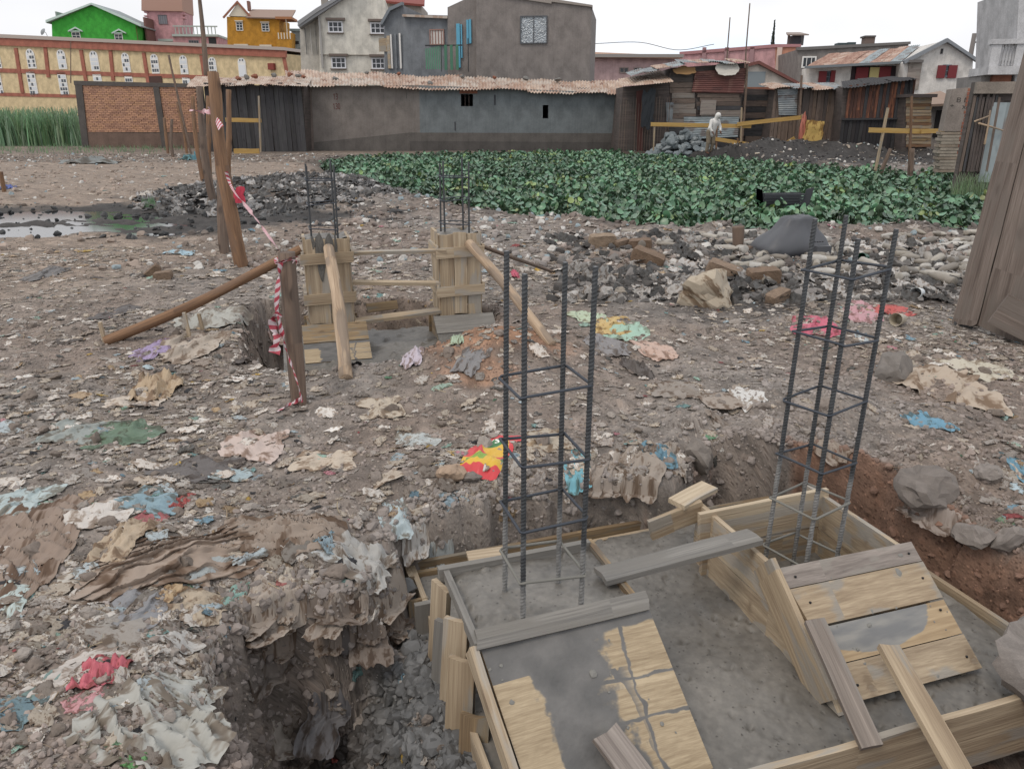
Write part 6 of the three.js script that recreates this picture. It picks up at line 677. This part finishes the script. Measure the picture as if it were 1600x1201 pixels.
[[1465, 598, 105, 48, '#a89a8a', 'wide beige sheet spread on bare soil before the gate', cloth], [1530, 580, 62, 28, '#b5b0a0', 'small pale sack with green print beside the beige sheet'], [1165, 622, 36, 32, '#c4c4c2', 'crumpled white wrapper beside the cardboard square'], [1062, 610, 75, 28, '#837d77', 'flat grey-brown sheet next to the black bag', cloth], [995, 582, 42, 36, '#26262a', 'black crumpled bag above the flat grey sheet', { lift: 1.6 }], [1025, 706, 52, 24, '#2f6f86', 'teal-blue bag near the hollow behind the box'], [905, 738, 42, 42, '#4f9bab', 'bright cyan bag behind the near rebar cage'], [195, 684, 85, 34, '#36604a', 'dark green folded tarp piece on the soil'], [118, 677, 82, 24, '#7d8886', 'grey-teal plastic strip left of the green tarp'], [395, 698, 80, 40, '#b9a8a0', 'pinkish white bag in the open soil'], [512, 722, 95, 26, '#b3a695', 'long beige strip of torn plastic', { folds: 1.2 }], [298, 740, 112, 30, '#3a3b40', 'long dark grey bag with black mouth'], [366, 743, 60, 18, '#8ea3aa', 'pale blue end lying beside the long dark bag'], [236, 786, 88, 30, '#6b8e9c', 'steel-blue crumpled bag beside a stiff red scrap'], [288, 787, 18, 40, '#a02f33', 'small stiff red scrap standing beside the blue bag', { stiff: 0.6, lift: 2.5 }], [30, 786, 68, 36, '#9fb0b2', 'pale blue translucent bag beside the big brown cloth'], [42, 862, 125, 130, '#7c6b5f', 'big swirl of brown cloth half sunk in the soil', { ...cloth, folds: 9, lift: 0.3, n: 70 }], [152, 808, 85, 36, '#c0bbb5', 'white flattened sack next to the brown cloth swirl'], [190, 846, 58, 52, '#a8967e', 'tan paper bag beside the red rag', { lift: 1.4 }], [232, 815, 52, 42, '#8f3a44', 'dull red rag under the tan paper bag'], [225, 828, 30, 22, '#d2d0cc', 'white card scrap on the red rag'], [262, 868, 230, 70, '#8d7e72', 'long twisted brown-beige fabric lying diagonally', { ...cloth, folds: 9, turn: 0.5, n: 70, lift: 0.42 }], [205, 895, 150, 26, '#a9a59c', 'long pale strip with dark green edge', { folds: 1.5, turn: 0.25 }], [450, 832, 190, 50, '#83766b', 'long brown cloth with parallel folds above the pit', { ...cloth, folds: 10, dir: 1.45, turn: 0.12, n: 70, lift: 0.5 }], [322, 880, 62, 80, '#8c979a', 'grey-blue bag near the rim of the pit'], [570, 884, 100, 52, '#9b9c9a', 'light grey stiff cloth folded over the pit rim', { ...cloth, lift: 1.1 }], [530, 868, 70, 20, '#a5adb0', 'pale blue folded plastic behind the grey stiff cloth'], [372, 925, 32, 52, '#6f9a92', 'teal wrapper hanging at the pit rim'], [20, 940, 38, 34, '#a7b7b5', 'small pale teal wrapper on bare soil'], [612, 812, 48, 42, '#9fb0b5', 'pale blue-white bag between brown cloth and box'], [650, 845, 36, 46, '#b0aeaa', 'grey-white bag standing near the box corner', { lift: 1.5 }], [680, 868, 44, 30, '#8b9598', 'grey-blue plastic sheet at the back corner of the box'], [160, 1058, 58, 38, '#b9485e', 'bright pink net bag on the near litter', { lift: 1.4, crump: 0.4 }], [115, 1052, 70, 90, '#b7b1ab', 'white torn strip trailing below the pink net', { folds: 4 }], [130, 1100, 50, 26, '#b57f86', 'faded pink scrap beside the white torn strip'], [25, 1116, 56, 34, '#4c7380', 'teal crumpled bag on the stained cloth'], [75, 1075, 36, 74, '#5d7f7d', 'dark teal strip with folded ends', { folds: 3 }], [230, 1140, 190, 90, '#9a9c97', 'large pile of grey-white plastic sheeting by the pit', { folds: 5, n: 50, lift: 0.8 }], [275, 1090, 130, 60, '#a5a8a4', 'translucent greyish sheet on the plastic pile', { folds: 4 }], [205, 1190, 34, 18, '#3f9048', 'bright green bottle-cap wrapper on the plastic pile'], [182, 1160, 30, 18, '#3a7a58', 'green crumpled scrap in the plastic pile'], [190, 990, 125, 36, '#83807c', 'dusty grey flattened sack near the pit', cloth], [300, 945, 90, 42, '#a3947f', 'beige bag end at the pit rim'], [268, 1000, 72, 24, '#a9a8a5', 'grey-white oval plastic piece'], [210, 955, 80, 50, '#6d7279', 'slate-grey plastic under the beige bag'], [150, 940, 100, 22, '#8b8279', 'brownish strip of sacking', cloth], [978, 524, 70, 38, '#8fb5a3', 'mint green bag below the bank of bricks'], [915, 498, 44, 62, '#a5b79c', 'pale green bag behind the near rebar cage'], [955, 512, 62, 24, '#b99d5c', 'dull yellow bag between the two green bags'], [940, 535, 60, 30, '#6d6e72', 'slate plastic below the yellow bag'], [1025, 548, 52, 28, '#b4988a', 'pinkish beige wrapper below the mint bag'], [1270, 508, 62, 28, '#b83d62', 'bright pink bag behind the right rebar cage'], [1345, 490, 46, 24, '#b0808a', 'pale pink bag right of the bright pink one'], [1390, 488, 42, 14, '#ab3030', 'red wrapper on the dark ground'], [803, 432, 14, 30, '#b3325c', 'magenta scrap beside the leaning peeled pole', { lift: 2 }], [735, 566, 42, 24, '#67696d', 'grey leaf-shaped plastic scrap on the orange soil'], [645, 560, 34, 40, '#b4abb8', 'clear lavender bag at the edge of the far slab', { lift: 1.5 }], [714, 536, 18, 36, '#a3bba2', 'pale green wrapper by the cement-caked form', { lift: 2.5 }], [240, 612, 62, 40, '#a48f72', 'tan plastic bag standing on the dirt', { lift: 1.5 }], [215, 628, 70, 18, '#b8ada0', 'pale wrapper beside the tan bag'], [600, 636, 66, 28, '#aba08f', 'beige knotted plastic below the far slab'], [1455, 664, 44, 22, '#4a8aa6', 'blue bag right of the right rebar cage'], [1598, 736, 30, 26, '#3f7f98', 'blue scrap on the rubble above the trench'], [435, 520, 34, 60, '#b5a09a', 'pinkish rag at the hollow by the taped post'], [325, 506, 90, 26, '#9a9c96', 'mixed pale plastics under the long pole'], [300, 545, 90, 40, '#a3988b', 'beige plastics heap beside the pegs'], [240, 548, 40, 22, '#8f7fa8', 'lavender scrap below the long pole'], [190, 490, 36, 36, '#303238', 'black scrap left of the long pole'], [70, 430, 40, 26, '#4d5054', 'dark plastic with green corner'], [150, 255, 78, 11, '#5f6a6c', 'grey-green tarp on the far path', { lift: 0.8 }], [10, 295, 16, 8, '#2a4f9e', 'blue bag beside the stake by the path', { lift: 1.5 }], [303, 249, 20, 9, '#2f7c8a', 'teal bag under the leaning sticks', { lift: 2 }], [225, 310, 24, 12, '#b5b0a8', 'white bag at the puddle edge', { lift: 2 }], [280, 395, 40, 10, '#8fb0bf', 'light blue flat bag on the path'], [1000, 722, 70, 50, '#8a8178', 'grey-brown cloth hanging down the bank behind the box', { ...cloth, folds: 2.5, hang: 0.14, crump: 0.35 }], [1050, 722, 40, 40, '#8f877e', 'narrow cloth hanging beside the hollow', { ...cloth, folds: 3 }], [940, 748, 60, 26, '#857c74', 'dusty cloth at the bank behind the near cage', { ...cloth, folds: 4 }], [650, 690, 60, 26, '#a8b0b0', 'pale blue-white plastic left of the printed packet'], [850, 690, 70, 30, '#a39a8b', 'beige crumpled sacking behind the near cage', cloth], [1295, 700, 30, 60, '#857a70', 'brown rag hooked at the right rebar cage', cloth], [1445, 840, 40, 50, '#8a7f78', 'brown plastic caught in the trench bank', { lift: 1.3 }]].forEach(([u, v, w, h, c, lab, o]) => bag(u, v, w, h, c, lab, o));
{ const p = onGround(1112, 480), m = single('filled_sack', rock(97, 0.27, 0.19, 0.22, 4, 0.35), ragMat('#a59a88', 0.85), 'bulging beige sack near the burnt patch', 'sack'); m.position.copy(p).add(V(0, 0.1, -0.1)); m.rotation.y = 0.4; }
// cardboard, printed packet, plastic in the pit
{ const p = onGround(1125, 628), g = drape(sheet(5, 12, 10, { folds: 0.3, height: 0.02, jag: 0.04, crump: 0.02 }), p, 0.12, 0.14, 0.15, 0.3, 0.8); single('cardboard_piece', g, ragMat('#8b8178', 0.95), 'flat square of grey-brown cardboard on the soil', 'cardboard');
  const cv = document.createElement('canvas'); cv.width = 256; cv.height = 320; const x = cv.getContext('2d'); x.fillStyle = '#c23c40'; x.fillRect(0, 0, 256, 320); x.fillStyle = '#cda534'; x.fillRect(0, 210, 256, 70); x.fillStyle = '#c9a13a'; x.beginPath(); x.ellipse(150, 130, 85, 70, 0.3, 0, 7); x.fill(); x.fillStyle = '#2f6e3a'; x.beginPath(); x.ellipse(130, 90, 90, 42, -0.5, 0, 7); x.fill(); x.fillStyle = '#f1eee6'; x.font = 'bold 58px sans-serif'; x.save(); x.translate(60, 130); x.rotate(-0.5); x.fillText('ETS', 10, 0); x.restore(); x.fillStyle = '#7a9a3a'; x.fillRect(20, 220, 120, 40);
  const ct = new THREE.CanvasTexture(cv); ct.colorSpace = THREE.SRGBColorSpace; bag(763, 712, 68, 70, '#ffffff', 'red snack packet printed with yellow and green', { mat: std({ map: ct, roughness: 0.4, side: THREE.DoubleSide }), folds: 1.2, jag: 0.12, lift: 0.6, name: 'printed_packet', cat: 'packet', turn: -0.3 });
  bag(505, 1110, 62, 110, '#4a4f57', 'slate-blue torn sheet lying in the pit', { turn: 0.1, lift: 0.7 }); bag(522, 1182, 24, 44, '#a8433f', 'red scrap standing in the pit', { lift: 2.5 }); bag(420, 1085, 60, 60, '#57524f', 'dark grey rag in the pit', cloth); bag(430, 1160, 50, 40, '#8f8a84', 'pale scrap in the pit beside the slate-blue sheet'); bag(560, 1040, 60, 30, '#2e3138', 'black plastic half buried in the pit mud'); }
// hanging rags along the pit rim
{ const r = rng(505); for (let k = 0; k < 18; k++) { const u = 385 + 250 * r(), v = 925 + 60 * r(), c = ['#6f655d', '#857b72', '#5d544e', '#948a80'][k % 4]; bag(u | 0, v | 0, 30 + 50 * r(), 20 + 40 * r(), c, 'dusty brown-grey rag layered in the earth of the pit wall', { ...cloth, n: 20, folds: 1.5 + 4 * r(), lift: 0.45, crump: 0.35, hang: 0.07 + 0.1 * r(), seed: k + 50 }).userData.group = 'rags layered in the pit wall'; } }
// scraps: 300 on their own, the small rest as one mass
{
  const r = rng(601), geos = []; for (let k = 0; k < 18; k++) geos.push(sheet(k + 200, 9, 8, { folds: 1.5 + 2.5 * r(), height: 0.6, jag: 0.4, crump: 0.3 }));
  const pal = [['dusty grey', '#958d86', 16], ['dusty beige', '#a79c8e', 18], ['brown-grey', '#7d736a', 14], ['off-white', '#c1bab2', 13], ['whitish', '#d0ccc6', 6], ['pale blue', '#9caab0', 4], ['teal', '#6f918f', 2], ['steel blue', '#6d8896', 2], ['black', '#2d2c2f', 6], ['dark grey', '#55534f', 6], ['pink', '#a8737c', 1], ['red', '#8f4444', 1], ['mint green', '#8fa99c', 2], ['green', '#567a5e', 1], ['dull yellow', '#b89a4c', 1], ['tan', '#9b8568', 5]]; const bagc = []; pal.forEach((p, i) => { for (let k = 0; k < p[2]; k++) bagc.push(i); }); const mats = pal.map(p => ragMat(p[1], 0.7));
  const where = () => { for (;;) { const q = r(), d = 1.35 + 9.5 * q ** 1.4, x = (r() * 2 - 1) * (0.72 * d + 0.5), z = -d; if (!dumpWhere(x, z)) continue; if (sdf(pitNear, x, z) < 0.02 && r() < 0.8) continue; const dens = 0.3 + 0.9 * smooth(-0.15, 0.3, fbm(x * 0.9 + 4, z * 0.9, 3, 185)); if (r() > dens || (x > 0.3 * d && d < 5 && r() < 0.6)) continue; return [x, z]; } };
  const n0 = new THREE.Vector3(); const lay = (o, x, z, s, fl) => { const e = 0.04; n0.set(ground(x - e, z) - ground(x + e, z), 2 * e, ground(x, z - e) - ground(x, z + e)).normalize(); o.position.set(x, ground(x, z) + 0.003, z); o.quaternion.setFromUnitVectors(V(0, 1, 0), n0).multiply(new THREE.Quaternion().setFromAxisAngle(V(0, 1, 0), r() * 6.28)); o.scale.set(s, s * fl, s * (0.35 + 0.65 * r())); };
  for (let k = 0; k < 300; k++) { const [x, z] = where(), ci = bagc[Math.floor(r() * bagc.length)], m = new THREE.Mesh(geos[k % 18], mats[ci]); lay(m, x, z, 0.03 + 0.055 * r() ** 1.5, 0.35 + 0.5 * r()); m.name = numbered('plastic_scrap'); info(m, 'crumpled ' + pal[ci][0] + ' scrap of plastic or paper trodden into the dump', 'scrap', 'scraps strewn over the dump'); scene.add(m); }
  const small = (name, label, count, size, loc, k0) => { for (let g = 0; g < 6; g++) { const n = count / 6 | 0, m = new THREE.InstancedMesh(geos[g * 3 + k0], ragMat('#ffffff', 0.7), n), o = new THREE.Object3D(), c = new THREE.Color(); for (let i = 0; i < n; i++) { const [x, z] = loc(); lay(o, x, z, size(-z), 0.25 + 0.6 * r()); o.updateMatrix(); m.setMatrixAt(i, o.matrix); c.set(pal[r() < 0.72 ? Math.floor(r() * 4) : bagc[Math.floor(r() * bagc.length)]][1]).multiplyScalar(0.6 + 0.5 * r()); m.setColorAt(i, c); } m.name = numbered(name); m.userData = { kind: 'stuff', label, category: 'litter' }; scene.add(m); } };
  small('litter_bits', 'countless small torn scraps covering the dump', 19000, () => 0.007 + 0.026 * r() ** 2.5, where, 0); small('torn_pieces', 'many palm-sized flattened scraps pressed into the dump soil', 4800, () => 0.02 + 0.03 * r(), where, 2);
  small('far_litter', 'small litter scattered over the far ground', 5200, d => (0.02 + 0.07 * r() ** 2.2), () => { for (;;) { const d = 8.5 + 28 * r() ** 1.3, x = (r() * 2 - 1) * 0.72 * d, z = -d; if (!dumpWhere(x, z)) continue; if (r() < 0.8 * smooth(-2.5, -5, x + 0.1 * z + 1.2) && d < 30) continue; return [x, z]; } }, 1);
  // twigs and straw
  const tw = limb([V(-0.5, 0, 0), V(0, 0.04, 0.05), V(0.5, 0, 0)], 0.02, 0.012, 5, 5, 6), m = new THREE.InstancedMesh(tw, std({ color: 0xffffff, roughness: 0.9 }), 700), o = new THREE.Object3D(), c = new THREE.Color(); for (let i = 0; i < 700; i++) { const [x, z] = where(); const s = 0.04 + 0.13 * r() ** 2; o.position.set(x, ground(x, z) + 0.006, z); o.rotation.set(0, r() * 6.28, 0.2 * (r() - 0.5)); o.scale.set(s, s * 0.8, s); o.updateMatrix(); m.setMatrixAt(i, o.matrix); c.set(['#6d5b4a', '#8d7b64', '#4d4239', '#a39378'][i % 4]); m.setColorAt(i, c); } m.name = 'twigs'; m.userData = { kind: 'stuff', label: 'thin twigs and straws mixed in the litter', category: 'twigs' }; scene.add(m);
}
// darker rubble and rubbish on the pond bank and on the heap behind the column boxes
{ const r = rng(701), mk = (name, label, geo, mat, n, loc) => { const m = new THREE.InstancedMesh(geo, mat, n), o = new THREE.Object3D(), c = new THREE.Color(); for (let i = 0; i < n; i++) { const [x, z, s, col] = loc(); o.position.set(x, ground(x, z) + s * 0.2, z); o.rotation.set(r() * 0.8, r() * 6.28, r() * 0.8); o.scale.set(s, s * (0.5 + 0.5 * r()), s * (0.6 + 0.6 * r())); o.updateMatrix(); m.setMatrixAt(i, o.matrix); m.setColorAt(i, c.setRGB(...col)); } m.name = name; m.userData = { kind: 'stuff', label, category: 'rubble' }; scene.add(m); };
  const bank = () => { for (;;) { const u = 860 + 690 * r(), v = 372 + 95 * r() ** 1.2, p = atY(u, v, 0.05); if (sdf(marsh, p.x, p.z) < 0.05) continue; return p; } }, heap = () => { const a = r() * 6.28, d = Math.sqrt(r()); return { x: cDark[0] + Math.cos(a) * d * 3, z: cDark[1] + Math.sin(a) * d * 4.5 }; };
  mk('bank_rubble', 'dark broken rubble piled along the pond bank', clodGeos[0], std({ color: 0xffffff, roughness: 0.95 }), 1500, () => { const p = bank(), k = r(), b = 0.05 + 0.16 * r() ** 2; return [p.x, p.z, 0.02 + 0.06 * r() ** 2, [b * 1.05, b * 0.96, b * 0.9]]; });
  mk('bank_scraps', 'blackened and beige plastic scraps piled along the pond bank', sheet(777, 9, 8, { folds: 2.5, height: 0.7, jag: 0.4, crump: 0.4 }), ragMat('#ffffff', 0.6), 1100, () => { const p = bank(), k = r(), b = k < 0.45 ? 0.03 + 0.05 * r() : 0.15 + 0.3 * r(); return [p.x, p.z, 0.03 + 0.08 * r() ** 2, [b, b * 0.95, b * 0.9]]; });
  mk('heap_scraps', 'dark plastic and rag scraps on the heap behind the fence poles', sheet(778, 9, 8, { folds: 2.5, height: 0.8, jag: 0.4, crump: 0.4 }), ragMat('#ffffff', 0.5), 1900, () => { const p = heap(), k = r(), b = k < 0.65 ? 0.03 + 0.06 * r() : 0.12 + 0.25 * r(); return [p.x, p.z, 0.04 + 0.11 * r() ** 2, [b, b * 0.97, b * 0.95]]; }); 
  mk('mud_lumps', 'black sludge lumps around the puddle', clodGeos[1], std({ color: 0xffffff, roughness: 0.6 }), 350, () => { const a = r() * 6.28, d = Math.sqrt(r()), b = 0.02 + 0.04 * r(); return [cPud[0] + Math.cos(a) * d * 5.4, cPud[1] + Math.sin(a) * d * 2.4, 0.02 + 0.07 * r() ** 3, [b, b, b]]; }); }
// yellow sack by the bark-slab shed
{ const p = atZ(1266, 238, -33.5); const g = new THREE.BoxGeometry(0.7, 1.35, 0.4, 8, 12, 5), gp = g.attributes.position; for (let i = 0; i < gp.count; i++) { const x = gp.getX(i), y = gp.getY(i), z = gp.getZ(i), k = 1 + 0.14 * vnoise(y * 5, x * 3 + z * 4, 8) - 0.12 * smooth(0.4, 0.7, Math.abs(y)); gp.setXYZ(i, x * k + 0.05 * y, y + 0.05 * vnoise(x * 6, z * 5, 9), z * k); } g.computeVertexNormals(); const m = single('yellow_sack', g, ragMat('#b3923f', 0.8), 'yellow woven sack standing against the slab shed', 'sack'); m.position.set(p.x, 0.75, p.z); const o = single('orange_sack', rock(89, 0.16, 0.8, 0.12, 3, 0.15), ragMat('#9c4a38', 0.8), 'narrow orange-red cloth hanging beside the yellow sack', 'sack'); const q = atZ(1254, 210, -33.6); o.position.copy(q); }
scene.traverse(o => { if (o.isMesh) { o.castShadow = true; o.receiveShadow = true; } });
renderer.render(scene, camera);
